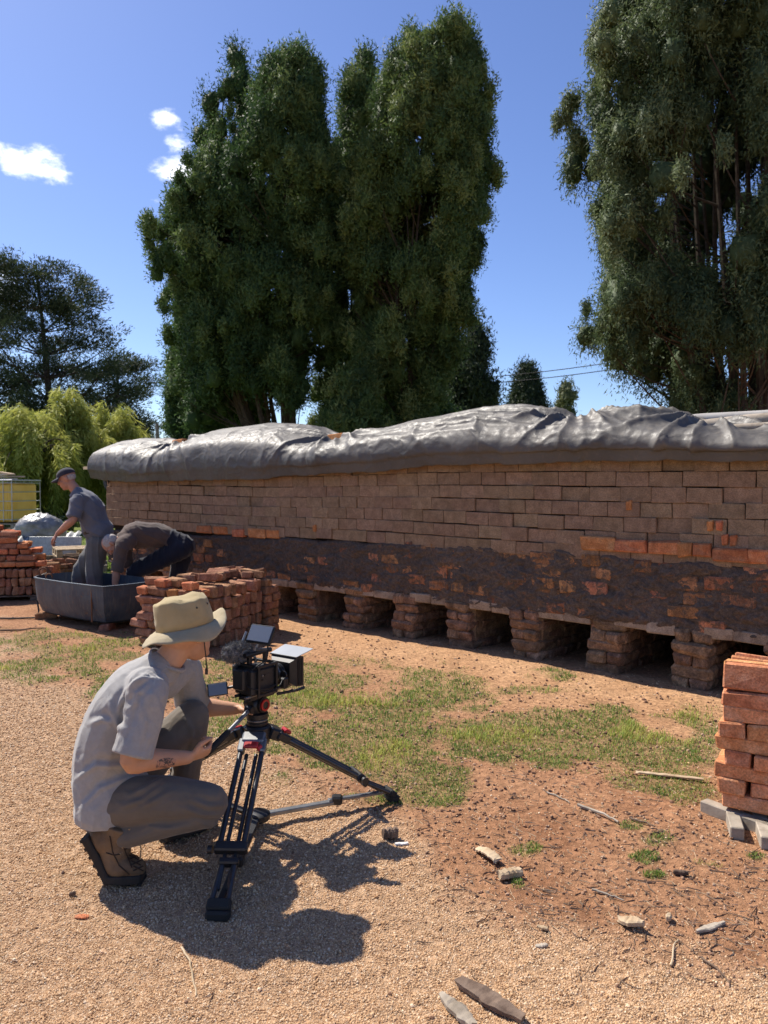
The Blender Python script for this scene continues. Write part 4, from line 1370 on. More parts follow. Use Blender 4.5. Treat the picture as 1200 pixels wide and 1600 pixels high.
def pine(name, D, px, top_py, seed, label, spread, n_br=34, base_py=690, lean=0.0):
    """open pine: trunk, long ascending boughs, flat plates of needles"""
    q = random.Random(seed); nq = np.random.default_rng(seed)
    b0 = at(px, 700, D); H = at(px, top_py, D).z
    root = empty(name, (b0.x, D, 0), label, 'tree', 'pines beyond the lawn')
    mb = MB()
    tr = bez((b0.x, D, 0), (b0.x + lean * .3, D, H * .5), (b0.x + lean, D, H), 12)
    limb(mb, tr, .33, .05, 8)
    cen, outs, tint = [], [], []
    for i in range(n_br):
        f = q.uniform(.28, 1.0)
        s_ = tr[min(11, int(f * 11))]
        a = q.uniform(0, 2 * math.pi)
        L = spread * (1.15 - .75 * f) * q.uniform(.6, 1.1)
        e = s_ + Vector((math.cos(a) * L, math.sin(a) * L * .8, L * q.uniform(.15, .6)))
        pts = bez(s_, s_.lerp(e, .55) + Vector((0, 0, -.12 * L)), e, 7)
        limb(mb, pts, .10 * (1.2 - f), .015, 5)
        for k in range(q.randint(4, 7)):
            p = pts[q.randint(3, 6)] + Vector((q.uniform(-.7, .7), q.uniform(-.7, .7), q.uniform(-.1, .4)))
            cen.append(p); outs.append((math.cos(a), math.sin(a), .1)); tint.append(q.uniform(.15, .75))
    me = leaf_mesh('crown', np.array([tuple(c) for c in cen]), np.array(outs), np.array(tint), 105, .78, .24, .055, .3, 0, seed, (1.05, 1.05, .58))
    mobj('crown', me, m_pine, root)
    mb.build('trunk', m_barkp, root, smooth=True)
pine('pine_tree', 44, 88, 412, 101, 'open crowned dark pine with a bare forked trunk, rightmost of the far left pines', 6.4, 78, lean=-1.0)
pine('pine_tree', 47, -25, 400, 103, 'dark pine cut off by the left edge of the picture', 5.0, 52)
pine('pine_tree', 50, 185, 560, 107, 'low dark pine sloping down towards the gap beside the central cypresses', 4.4, 40)

def weeping(name, D, px, top_py, rpx, seed, label):
    q = random.Random(seed); nq = np.random.default_rng(seed)
    b0 = at(px, 700, D); H = at(px, top_py, D).z; Rr = rpx / FPX * D
    root = empty(name, (b0.x, D, 0), label, 'tree', 'lime green weeping trees')
    mb = MB(); limb(mb, bez((b0.x, D, 0), (b0.x + .1, D, H * .4), (b0.x, D, H * .85), 8), .13, .03, 7)
    cen, outs, tint = [], [], []
    for i in range(44):
        a = q.uniform(0, 2 * math.pi); f = math.sqrt(q.random())
        topz = H * (1 - .42 * f ** 2.2) * q.uniform(.9, 1.0)
        c = Vector((b0.x + math.cos(a) * Rr * f, D + math.sin(a) * Rr * f, topz))
        limb(mb, bez((b0.x, D, H * .45), (b0.x + (c.x - b0.x) * .4, D + (c.y - D) * .4, H * .85), tuple(c), 6), .03, .008, 4)
        n = q.randint(5, 8)
        for k in range(n):
            cen.append((c.x + q.uniform(-.16, .16), c.y + q.uniform(-.16, .16), max(.3, c.z - k * .27)))
            outs.append((math.cos(a), math.sin(a), -.2)); tint.append(min(1, max(.05, .8 - .10 * k + q.uniform(-.15, .15))))
    me = leaf_mesh('crown', np.array(cen), np.array(outs), np.array(tint), 70, .24, .26, .035, 0, 1.1, seed, (1, 1, 1.5))
    mobj('crown', me, m_lime, root)
    mb.build('trunk', m_barkp, root, smooth=True)
weeping('weeping_tree', 24, 40, 640, 85, 111, 'yellow green weeping tree at the left edge behind the tank')
weeping('weeping_tree', 26, 108, 612, 60, 113, 'tallest lime green weeping tree, above the capped man')
weeping('weeping_tree', 28, 175, 632, 55, 117, 'smaller lime weeping tree beside the kiln end')
weeping('weeping_tree', 25, -45, 660, 70, 119, 'weeping lime tree mostly cut off by the left edge')
cypress('dark_hedge', 33, [(690, -120, 240), (720, -130, 250), (790, -130, 250)], 'dark evergreen hedge behind the lime green weeping trees', m_pine, 160, 121, 60, n_leaf=280, ll=.22, lw=.08, gap=.3, n_stem=6, clump=.8, cat='hedge')

# ================================================================== OVERHEAD WIRES
for (ya, yb, lab) in ((588, 533, 'upper of two overhead wires crossing the sky gap'), (597, 546, 'lower of two overhead wires crossing the sky gap')):
    mb = MB()
    A_, B_ = at(640, ya + 8, 44), at(1260, yb - 28, 36)
    pts = [A_.lerp(B_, i / 20) - Vector((0, 0, .55 * 4 * (i / 20) * (1 - i / 20))) for i in range(21)]
    mb.tube(pts, .022, 5)
    tag(mb.build('overhead_wire', m_cable), lab, 'wire')
# bare dead branch beside the big tree
mb = MB()
a_, b_, c_ = at(1050, 625, 17), at(1010, 600, 17), at(972, 578, 17)
limb(mb, [a_, b_, c_], .03, .008, 5); limb(mb, [b_, at(1003, 583, 17), at(992, 572, 17)], .016, .005, 5); limb(mb, [at(1040, 618, 17), at(1030, 590, 17)], .015, .005, 5)
limb(mb, [a_, at(1075, 640, 17), at(1090, 720, 17)], .035, .06, 5)
tag(mb.build('dead_branch', m_bark, smooth=True), 'bare dead branch poking into the sky left of the huge cypress', 'branch')

# ================================================================== GRAVEL, GRASS, LITTER
def gn_scatter(name, pts, scl, mat, subdiv=1, label=None, cat=None):
    """loose stones: one instance of a small lump per point"""
    me = bpy.data.meshes.new(name)
    me.vertices.add(len(pts))
    me.vertices.foreach_set('co', np.asarray(pts, np.float32).ravel())
    a = me.attributes.new('sc', 'FLOAT_VECTOR', 'POINT')
    a.data.foreach_set('vector', np.asarray(scl, np.float32).ravel())
    a = me.attributes.new('rot', 'FLOAT_VECTOR', 'POINT')
    a.data.foreach_set('vector', (rng.random((len(pts), 3)) * np.array([.9, .9, 6.283])).astype(np.float32).ravel())
    me.materials.append(mat)
    o = bpy.data.objects.new(name, me); COL.objects.link(o)
    g = bpy.data.node_groups.new(name, 'GeometryNodeTree')
    g.interface.new_socket('Geometry', in_out='INPUT', socket_type='NodeSocketGeometry')
    g.interface.new_socket('Geometry', in_out='OUTPUT', socket_type='NodeSocketGeometry')
    gi, go = N(g, 'NodeGroupInput'), N(g, 'NodeGroupOutput')
    ico = N(g, 'GeometryNodeMeshIcoSphere'); ico.inputs['Radius'].default_value = 1.0; ico.inputs['Subdivisions'].default_value = subdiv
    sm = N(g, 'GeometryNodeSetMaterial'); sm.inputs['Material'].default_value = mat
    iop = N(g, 'GeometryNodeInstanceOnPoints')
    an = N(g, 'GeometryNodeInputNamedAttribute', data_type='FLOAT_VECTOR'); an.inputs['Name'].default_value = 'sc'
    ar = N(g, 'GeometryNodeInputNamedAttribute', data_type='FLOAT_VECTOR'); ar.inputs['Name'].default_value = 'rot'
    g.links.new(ico.outputs['Mesh'], sm.inputs[0]); g.links.new(sm.outputs[0], iop.inputs['Instance'])
    g.links.new(gi.outputs[0], iop.inputs['Points'])
    g.links.new(an.outputs[0], iop.inputs['Scale']); g.links.new(ar.outputs[0], iop.inputs['Rotation'])
    g.links.new(iop.outputs[0], go.inputs[0])
    md = o.modifiers.new('scatter', 'NODES'); md.node_group = g
    tag(o, label, cat, kind='stuff')
    return o
m_peb, t, b = new_mat('gravel_stone')
oi = N(t, 'ShaderNodeObjectInfo')
col = ramp(t, oi.outputs['Random'], [(0, (.34, .185, .09)), (.15, (.46, .275, .14)), (.5, (.58, .37, .20)), (.8, (.65, .445, .26)), (.96, (.74, .58, .40))])
lnk(t, col, b.inputs['Base Color'])
b.inputs['Roughness'].default_value = .85
b.inputs['Specular IOR Level'].default_value = .25
def scatter_pts(n, px0, px1, py0, py1):
    """points spread evenly over the ground plane inside the seen patch, thinning with distance"""
    px = rng.uniform(px0, px1, n); py = py0 + (py1 - py0) * rng.random(n)
    out_ = []
    c, s = math.cos(PITCH), math.sin(PITCH)
    rx = (px - 600) / FPX; rz = -(py - 800) / FPX
    vx, vy, vz = rx, c + rz * s, -s + rz * c
    k = -CAMZ / vz
    return vx * k, vy * k
x, y = scatter_pts(480000, -160, 1360, 985, 1760)
gv, gr_, lw_, tn_, px, py = masks(x, y)
keep = rng.random(len(x)) < np.maximum(gv * (1 - .7 * gr_), .045)
x, y = x[keep], y[keep]
r = (.0015 + .0033 * rng.random(len(x)) ** 2.1) * np.clip(y / 3.0, .85, 1.6)
big = rng.random(len(x)) < .004
r[big] *= 2.0
pts = np.stack([x, y, gz(x, y) + r * .25], 1)
scl = np.stack([r * rng.uniform(.8, 1.35, len(x)), r * rng.uniform(.7, 1.1, len(x)), r * rng.uniform(.5, .9, len(x))], 1)
gn_scatter('gravel', pts, scl, m_peb, 1, 'tan gravel covering the foreground path', 'gravel')
# dark crumbs of clay and char on the soil
m_crumb, t, b = new_mat('soil_crumb')
oi = N(t, 'ShaderNodeObjectInfo')
lnk(t, ramp(t, oi.outputs['Random'], [(0, (.09, .05, .035)), (.35, (.22, .115, .065)), (.75, (.36, .205, .12)), (1, (.46, .31, .20))]), b.inputs['Base Color'])
b.inputs['Roughness'].default_value = .95
x, y = scatter_pts(42000, -100, 1300, 965, 1650)
gv, gr_, lw_, tn_, px, py = masks(x, y)
kd = -((x - 2.33) * .675 + (y - 5.6) * .738)
keep = (rng.random(len(x)) < (1 - gv) * .5 + .02) & (kd > .03)
x, y = x[keep], y[keep]
r = (.002 + .007 * rng.random(len(x)) ** 3) * np.clip(y / 3.2, .8, 1.5)
pts = np.stack([x, y, gz(x, y) + r * .3], 1)
scl = np.stack([r * rng.uniform(.8, 1.5, len(x)), r * rng.uniform(.7, 1.2, len(x)), r * rng.uniform(.5, .9, len(x))], 1)
gn_scatter('soil_crumbs', pts, scl, m_crumb, 1, 'loose crumbs of soil and charcoal on the bare ground', 'soil')

# grass blades
def blades(name, x, y, hgt, wid, tint, mat, label, lay=.75):
    n = len(x)
    z = gz(x, y) - .002
    a = rng.random(n) * 2 * math.pi
    lean = lay * (.35 + .65 * rng.random(n))
    d = np.stack([np.cos(a), np.sin(a)], 1)
    sdx = np.stack([-np.sin(a), np.cos(a)], 1)
    H = hgt * (.5 + rng.random(n))
    def row(f, wf):
        cz = z + H * (f * (1 - .42 * lean * f))
        off = d * (H * lean * f * f)[:, None]
        l = np.concatenate([np.stack([x, y], 1) + off - sdx * (wid * wf)[:, None], cz[:, None]], 1)
        r_ = np.concatenate([np.stack([x, y], 1) + off + sdx * (wid * wf)[:, None], cz[:, None]], 1)
        return l, r_
    l0, r0 = row(0, .5); l1, r1 = row(.55, .42); l2, r2 = row(1, .06)
    V = np.stack([l0, r0, l1, r1, l2, r2], 1).reshape(-1, 3)
    k = np.arange(n)[:, None] * 6
    F_ = np.concatenate([k + np.array([[0, 1, 3, 2]]), k + np.array([[2, 3, 5, 4]])], 0)
    me = mesh_np(name, V, F_)
    vattr(me, 'tint', np.repeat(np.clip(tint, 0, 1), 6))
    o = mobj(name, me, mat)
    tag(o, label, 'grass', kind='stuff')
m_grass = foliage_mat('grass_blades', (.10, .17, .036), (.215, .31, .062), (.46, .46, .11), rough=.6, trans=.35)
x, y = scatter_pts(520000, -60, 1290, 985, 1460)
gv, gr_, lw_, tn_, px, py = masks(x, y)
dens = gr_ ** 1.1 * (.35 + .65 * sstep(.40, .66, fbm(np.stack([x * 11, y * 11], -1), 3, 71)))
yk = sstep(.62, .70, fbm(np.stack([x * 2.6, y * 2.6], -1), 2, 75)) * (py < 1210)
kd = -((x - 2.33) * .675 + (y - 5.6) * .738)
keep = (rng.random(len(x)) < dens * .58) & (kd > .25)
x, y, yk, gk = x[keep], y[keep], yk[keep], gr_[keep]
n = len(x)
tint = .34 + .30 * (fbm(np.stack([x * 5, y * 5], -1), 2, 73) - .5) + .42 * yk + rng.normal(size=n) * .13
dry = rng.random(n) < .10
tint = np.where(dry, .95, tint)
blades('grass', x, y, .017 * (.6 + .6 * gk) * (1 + .9 * yk) * np.clip(y / 4.5, .8, 1.2), .0040 * np.clip(y / 4.2, .8, 1.35), tint, m_grass, 'patchy low green grass on the soil in front of the kiln')
# far lawn
x = rng.uniform(-11, -2.5, 60000); y = rng.uniform(10.4, 22, 60000)
gv, gr_, lw_, tn_, px, py = masks(x, y)
keep = rng.random(len(x)) < lw_ * sstep(24, 11, y)
x, y = x[keep], y[keep]
blades('lawn', x, y, .085 * np.ones(len(x)), .012 * np.ones(len(x)), .5 + rng.normal(size=len(x)) * .16, m_grass, 'sunlit lawn behind the brick stacks on the left', .6)
# dry stalks, straw and twig ends
def litter(name, n, region, mat, lmin, lmax, rad, label, bias=None):
    x, y = scatter_pts(n * 3, *region)
    gv, gr_, lw_, tn_, px, py = masks(x, y)
    w_ = np.ones(len(x)) if bias is None else bias(gv, gr_, px, py)
    keep = rng.random(len(x)) < w_
    x, y = x[keep][:n], y[keep][:n]
    mb = MB()
    zz = gz(x, y)
    for i in range(len(x)):
        a = random.random() * 6.28; L = random.uniform(lmin, lmax) * (1 if random.random() < .9 else 2)
        d = Vector((math.cos(a), math.sin(a), random.uniform(-.05, .12))) * L
        p = Vector((x[i], y[i], zz[i] + rad))
        bend = Vector((-d.y, d.x, 0)) * random.uniform(-.2, .2)
        mb.tube([p, p + d * .5 + bend, p + d], [rad, rad * .9, rad * .4], 3)
    o = mb.build(name, mat)
    tag(o, label, 'litter', kind='stuff')
m_straw = M('dry_straw', (.34, .25, .155), (.55, .44, .30), rough=.9, spec=.1)
m_twig = M('dry_twig', (.10, .065, .045), (.22, .155, .11), rough=.9, spec=.1)
litter('straw', 900, (300, 1200, 1190, 1590), m_straw, .015, .05, .0013, 'short dry straw and wood shreds over the red soil', lambda g, r_, px, py: np.clip((1 - g) * .9 + .25 * np.exp(-((px - 870) / 130) ** 2 - ((py - 1420) / 90) ** 2) + .03, 0, 1))
litter('twig_litter', 420, (300, 1200, 1190, 1590), m_twig, .02, .07, .0022, 'scattered dark twig ends over the red soil', lambda g, r_, px, py: np.clip((1 - g) * .9 + .6 * np.exp(-((px - 870) / 120) ** 2 - ((py - 1420) / 90) ** 2) + .03, 0, 1))

# single pieces of wood and stone one can point at
def chip(name, px, py, L, W_, T_, rz, mat, label, cat, bend=0., tilt=0., seed=1, taper=.6):
    """a broken piece: uneven outline, ragged ends, rounded section"""
    q = random.Random(seed)
    p = gp(px, py); p.z = gzs(p.x, p.y)
    n, m = 13, 8
    vs, fs = [], []
    skew = q.uniform(-.25, .25)
    for i in range(n):
        f = i / (n - 1) - .5
        endf = 1 - (1 - taper) * (abs(f) * 2) ** 1.6
        wl = W_ / 2 * endf * q.uniform(.82, 1.12); wr = W_ / 2 * endf * q.uniform(.82, 1.12)
        zc = T_ / 2 + .003 + bend * (.25 - f * f) + tilt * (f + .5)
        tt = T_ / 2 * q.uniform(.75, 1.15)
        for k in range(m):
            a = 2 * math.pi * (k + .5) / m
            ca, sa = math.cos(a), math.sin(a)
            w2 = (wr if ca > 0 else wl) * (abs(ca) ** .55)
            jag = q.uniform(-.06, .06) * L * (1 if i in (0, n - 1) else .25)
            vs.append(Vector((f * L + jag + skew * math.copysign(w2, ca), math.copysign(w2, ca), zc + math.copysign(tt * abs(sa) ** .6, sa) * q.uniform(.85, 1.1))))
    for i in range(n - 1):
        for k in range(m):
            a, c = i * m + k, i * m + (k + 1) % m
            fs.append((a, a + m, c + m, c))
    fs.append(tuple(range(m))); fs.append(tuple((n - 1) * m + k for k in range(m - 1, -1, -1)))
    me = mesh_np(name, vs, fs)
    o = bpy.data.objects.new(name, me); me.materials.append(mat); COL.objects.link(o)
    o.location = p; o.rotation_euler = (0, 0, rz)
    return tag(o, label, cat)
chip('bark_slab', 762, 1340, .135, .05, .012, R(-62), m_wood_tan, 'curved pale slab of bark lying on the gravel', 'wood', bend=.05, tilt=.01, seed=3, taper=.85)
chip('wood_block', 796, 1374, .088, .042, .032, R(18), m_wood_tan, 'small tan wood block next to the curved bark slab', 'wood', seed=4, taper=.92)
chip('wood_chip', 985, 1450, .085, .055, .02, R(-35), m_wood_tan, 'pale pointed wood chip alone on the gravel', 'wood', seed=5, tilt=.012, taper=.25)
chip('wood_plank', 766, 1568, .23, .062, .024, R(-46), m_wood_dark, 'dark split plank at the bottom edge of the picture', 'wood', seed=6, taper=.55)
chip('wood_splinter', 716, 1585, .15, .05, .02, R(-58), m_wood_grey, 'greyish splintered wood beside the dark split plank', 'wood', seed=7, taper=.4)
chip('wood_lath', 1046, 1216, .30, .032, .012, R(-18), m_wood_tan, 'pale straight lath lying in the grass', 'wood', seed=8, taper=.8)
chip('wood_chip', 1045, 1438, .03, .022, .018, R(60), m_wood_tan, 'tiny pale chip right of the pointed one', 'wood', seed=9)
chip('wood_chip', 846, 1478, .04, .02, .01, R(10), m_wood_grey, 'grey sliver of wood left of the pointed chip, lower one', 'wood', seed=10)
chip('wood_chip', 848, 1452, .035, .02, .01, R(-30), m_wood_tan, 'light sliver of wood left of the pointed chip, upper one', 'wood', seed=11)
chip('dark_stone', 610, 1310, .062, .045, .045, R(12), m_wood_dark, 'dark angular stone right of the tripod shadow', 'stone', seed=12, taper=.75)
chip('white_shard', 628, 1319, .055, .02, .01, R(8), M('white_shard', (.68, .66, .62), rough=.7), 'white shard just beside the dark angular stone', 'shard', seed=13)
chip('clay_chip', 128, 1432, .045, .028, .008, R(5), m_fired, 'flat red clay chip on the gravel at the left', 'clay chip', seed=14)
chip('dark_stone', 113, 1400, .022, .016, .014, R(30), m_wood_dark, 'little black stone above the red clay chip', 'stone', seed=15)
chip('bark_piece', 1110, 1450, .12, .03, .014, R(25), m_wood_grey, 'crumbling bark piece at the right of the gravel', 'wood', seed=16, taper=.4)
chip('charcoal_piece', 1064, 1370, .055, .02, .018, R(-8), m_wood_dark, 'piece of charcoal on the red soil right of centre', 'charcoal', seed=17)
def stick(pts, r, mat, label, seed=0):
    q = random.Random(seed)
    P_ = []
    for (px, py) in pts:
        p = gp(px, py); p.z = gzs(p.x, p.y) + r + .002
        P_.append(p)
    fine = []
    for i in range(len(P_) - 1):
        for k in range(4):
            fine.append(P_[i].lerp(P_[i + 1], k / 4) + Vector((q.uniform(-1, 1), q.uniform(-1, 1), q.uniform(0, 1))) * r * .8)
    fine.append(P_[-1])
    m = len(fine)
    mb = MB(); mb.tube(fine, [r * (1.1 - .6 * i / m) for i in range(m)], 6)
    tag(mb.build('stick', mat, smooth=True), label, 'stick')
stick([(905, 1265), (935, 1276), (966, 1292)], .008, m_wood_grey, 'pale forked stick on the soil below the grass', 1)
stick([(985, 1285), (1005, 1292), (1024, 1298)], .005, m_twig, 'short dark stick right of the pale one below the grass', 2)
stick([(284, 1482), (296, 1502), (304, 1540), (306, 1560)], .0035, m_straw, 'thin pale twig at the edge of the man’s shadow'.replace('’', "'"), 3)
stick([(855, 1240), (880, 1250), (890, 1258)], .004, m_wood_grey, 'small grey stick at the lower edge of the grass', 4)
stick([(925, 1395), (948, 1402), (975, 1412)], .005, m_wood_grey, 'grey twig lying in the wood shreds', 5)
stick([(1095, 1497), (1120, 1515), (1140, 1538)], .004, m_twig, 'dark twig on the gravel at the lower right', 6)
stick([(0, 988), (40, 986), (72, 984)], .010, m_twig, 'dark stick on the ground at the far left edge', 7)
stick([(138, 1101), (160, 1099), (176, 1098)], .006, m_twig, "short dark stick behind the hatted man's back", 8)
stick([(1048, 1513), (1052, 1480), (1060, 1470)], .003, m_straw, 'hair-thin straw standing near the lower right gravel', 9)

# ================================================================== TRIPOD
m_blk = M('black_anodised', (.012, .012, .013), (.02, .02, .021), scale=20, rough=.42, spec=.5, metal=.2)
m_carbon = M('dark_carbon_tube', (.014, .015, .017), (.026, .027, .03), scale=60, rough=.3, spec=.6)
m_alu = M('grey_aluminium', (.16, .165, .17), (.25, .255, .26), scale=15, rough=.42, metal=.7)
m_red = M('red_plastic', (.34, .008, .010), (.42, .014, .014), rough=.35, spec=.5)
m_rub = M('rubber', (.015, .015, .015), (.025, .025, .024), rough=.8)
TC = Vector((-.558, 3.35, 0))
FOOT = [gp(341, 1432), gp(612, 1249), None]
mid = (FOOT[0] + FOOT[1]) / 2
FOOT[2] = TC * 3 - FOOT[0] - FOOT[1]; FOOT[2].z = 0
for f_ in FOOT: f_.z = gzs(f_.x, f_.y)
AP = .432          # height of the crown
tri = empty('tripod', TC, 'black video tripod with red levers spread low on the gravel', 'tripod')
mb = MB()
mb.lathe([(.035, AP - .075), (.052, AP - .06), (.060, AP - .03), (.060, AP + .012), (.052, AP + .02), (.030, AP + .022)], TC, n=28)
mb.build('bowl', m_blk, tri, smooth=True)
for i, F_ in enumerate(FOOT):
    d = (F_ - TC); d.z = 0; d.normalize()
    sd = Vector((-d.y, d.x, 0))
    top = TC + d * .075 + Vector((0, 0, AP - .02))
    ft = F_ + Vector((0, 0, .035))
    ax = (ft - top).normalized(); up = sd.cross(ax)
    if up.z < 0: up = -up
    L = (ft - top).length
    def lp(f, s_, u_=0.): return top + ax * (L * f) + sd * s_ + up * u_
    # yoke at the crown
    mb = MB(); mb.bar(TC + d * .045 + Vector((0, 0, AP - .012)), lp(.045, 0), .10, .05, up=up, ch=.008)
    mb.bar(lp(.01, -.045), lp(.10, -.045), .028, .036, up=up, ch=.005); mb.bar(lp(.01, .045), lp(.10, .045), .028, .036, up=up, ch=.005)
    leg = mb.build('leg', m_alu if i == 0 else m_blk, tri)
    for s_ in (-.045, .045):
        mb = MB(); mb.tube([lp(.06, s_), lp(.70, s_)], .0115, 12); mb.build('outer_tube', m_carbon, leg, smooth=True)
    for s_ in (-.020, .020):
        mb = MB(); mb.tube([lp(.10, s_, -.012), lp(.90, s_, -.012)], .0085, 12); mb.build('inner_tube', m_carbon, leg, smooth=True)
    mb = MB(); mb.bar(lp(.66, 0), lp(.715, 0), .125, .036, up=up, ch=.006); mb.bar(lp(.74, 0, -.012), lp(.775, 0, -.012), .075, .036, up=up, ch=.006)
    mb.build('clamp', m_blk, leg)
    mb = MB(); mb.tube([lp(.70, -.068), lp(.70, -.085)], .016, 12); mb.build('clamp_knob', m_blk, leg, smooth=True)
    for s_ in (-.030, .030):
        mb = MB(); mb.tube([lp(.76, s_ * .8, -.012), lp(.99, s_, 0)], .0095, 10); mb.build('lower_tube', m_carbon, leg, smooth=True)
    mb = MB(); mb.bar(lp(.955, 0), lp(1.01, 0), .085, .03, up=up, ch=.006)
    mb.box(F_ + Vector((0, 0, .016)), (.085, .05, .036), Matrix((sd, d, Vector((0, 0, 1)))).transposed(), ch=.008)
    mb.build('foot', m_rub, leg)
    # red release lever
    mb = MB(); c0 = lp(.075, 0, .028)
    mb.bar(c0 - sd * .030, c0 + sd * .030, .032, .016, up=up, ch=.006); mb.bar(c0 + sd * .030 - up * .004, c0 + sd * .042 - up * .02 + ax * .01, .026, .014, up=up, ch=.004)
    mb.build('lever', m_red, leg)
    # ground spreader arm
    a = TC + Vector((0, 0, .045)) + d * .03; e = lp(.965, 0) - Vector((0, 0, .008))
    mb = MB(); mb.bar(a, a.lerp(e, .58), .034, .018, ch=.003); mb.bar(a.lerp(e, .5) + Vector((0, 0, .012)), e + Vector((0, 0, .004)), .026, .013, ch=.003)
    sp = mb.build('spreader_arm', m_alu if i == 1 else m_blk, tri)
    mb = MB(); k0 = a.lerp(e, .57); mb.box(k0 + Vector((0, 0, .008)), (.05, .05, .04), ch=.008); mb.build('spreader_lock', m_blk, sp)
mb = MB(); mb.lathe([(.05, .028), (.055, .034), (.055, .055), (.045, .062)], TC, n=20); mb.build('spreader_hub', m_blk, tri, smooth=True)
# fluid head
HZ = AP + .022
CD = Vector((.58, .815, 0)).normalized()        # where the lens looks
CS = Vector((CD.y, -CD.x, 0))                  # to the camera's right (towards us)
UP = Vector((0, 0, 1))
CM = Matrix((CD, CS, UP)).transposed()
mb = MB()
mb.lathe([(.045, 0), (.047, .012), (.043, .015), (.043, .028), (.048, .031), (.048, .05), (.036, .054)], TC + UP * HZ, n=28)
hd = mb.build('fluid_head', m_blk, tri, smooth=True)
mb = MB(); mb.box(TC + UP * (HZ + .085), (.085, .062, .075), CM, ch=.012); mb.tube([TC + UP * (HZ + .092) - CS * .052, TC + UP * (HZ + .092) + CS * .044], .033, 20)
mb.box(TC + UP * (HZ + .132) - CD * .01, (.15, .058, .018), CM, ch=.004)
mb.build('tilt_block', m_blk, hd, smooth=True)
mb = MB(); c0 = TC + UP * (HZ + .092) + CS * .0445
mb.lathe([(.0255, 0), (.0255, .008), (.0165, .0085), (.0165, .0)], c0, CS, n=28, cap=False); mb.build('drag_dial', m_red, hd, smooth=True)
mb = MB(); mb.lathe([(.016, 0), (.016, .006), (.006, .007)], c0, CS, n=20); mb.build('dial_centre', m_blk, hd, smooth=True)
mb = MB(); c1 = TC + UP * (HZ + .018); mb.lathe([(.0445, 0), (.0465, .002), (.0465, .006), (.0445, .008)], c1, n=28); mb.build('base_ring', m_alu, hd, smooth=True)
# pan bar
PB0 = TC + UP * (HZ + .075) - CD * .045
PB1 = at(322, 1179, 3.03)
mb = MB(); mb.tube([PB0, PB0.lerp(PB1, .55), PB1], [.0095, .009, .0085], 12); pb = mb.build('pan_bar', m_alu, tri, smooth=True)
mb = MB(); g0 = PB0.lerp(PB1, .50); mb.tube([g0, PB0.lerp(PB1, .55), PB0.lerp(PB1, .95), PB1 + (PB1 - PB0) * .02], [.010, .0135, .014, .011], 12); mb.build('grip', m_rub, pb, smooth=True)
mb = MB(); mb.tube([PB0 - CS * .02, PB0 + CS * .022], .016, 14); mb.build('bar_clamp', m_blk, pb, smooth=True)

# ================================================================== CAMERA RIG
cz = HZ + .145
C0 = TC + UP * cz
rig = empty('cinema_camera', C0, 'black cinema camera rig with monitor, matte box and furry microphone on the tripod', 'camera')
def cp(f, s_, u_): return C0 + CD * f + CS * s_ + UP * u_
m_body = M('camera_black', (.010, .010, .011), (.02, .02, .02), scale=40, rough=.5, spec=.45, bump=.25, bscale=300, bdist=.001)
m_screen = M('monitor_glass', (.10, .12, .16), (.13, .15, .19), scale=2, rough=.16, spec=.8)
m_glass = M('lens_glass', (.01, .012, .02), (.015, .02, .03), rough=.05, spec=.9, coat=1)
m_fur = M('wind_muff', (.10, .10, .10), (.26, .255, .25), scale=60, rough=.95, spec=.1)
m_frost = M('white_flag', (.36, .375, .385), (.43, .445, .455), scale=5, rough=.3, spec=.6)
mb = MB()
mb.box(cp(-.01, 0, .058), (.15, .112, .112), CM, ch=.008)
mb.box(cp(-.03, 0, .112), (.06, .075, .022), CM, ch=.006)
mb.box(cp(.01, .046, .05), (.05, .022, .082), CM, ch=.008)        # hand grip
body = mb.build('body', m_body, rig, smooth=False)
for k in range(5):                                    # buttons on the side facing us
    mb = MB(); mb.tube([cp(-.04 + .016 * (k % 3), .0565, .082 - .02 * (k // 3)), cp(-.04 + .016 * (k % 3), .060, .082 - .02 * (k // 3))], .0045, 8)
    mb.build('button', m_alu if k == 1 else m_blk, body, smooth=True)
for (f, s_) in ((-.03, .03), (.0, -.02), (.02, .025)):
    mb = MB(); mb.lathe([(.011, 0), (.011, .012), (.009, .014)], cp(f, s_, .107), UP, n=14); mb.build('dial', m_blk, body, smooth=True)
# cage
mb = MB()
for s_ in (-.064, .064):
    mb.bar(cp(-.06, s_, .0), cp(.06, s_, .0), .010, .012); mb.bar(cp(-.06, s_, .125), cp(.06, s_, .125), .010, .012)
    mb.bar(cp(-.055, s_, 0), cp(-.055, s_, .125), .012, .01, up=CD); mb.bar(cp(.055, s_, 0), cp(.055, s_, .125), .012, .01, up=CD)
for f in (-.055, .055): mb.bar(cp(f, -.064, .125), cp(f, .064, .125), .012, .012)
mb.build('cage', m_blk, rig)
# baseplate and rods
mb = MB(); mb.box(cp(0, 0, -.014), (.15, .075, .022), CM, ch=.004); mb.build('base_plate', m_blk, rig)
for s_ in (-.03, .03):
    mb = MB(); mb.tube([cp(-.10, s_, -.004), cp(.20, s_, -.004)], .0075, 10); mb.build('rod', m_alu if s_ > 0 else m_carbon, rig, smooth=True)
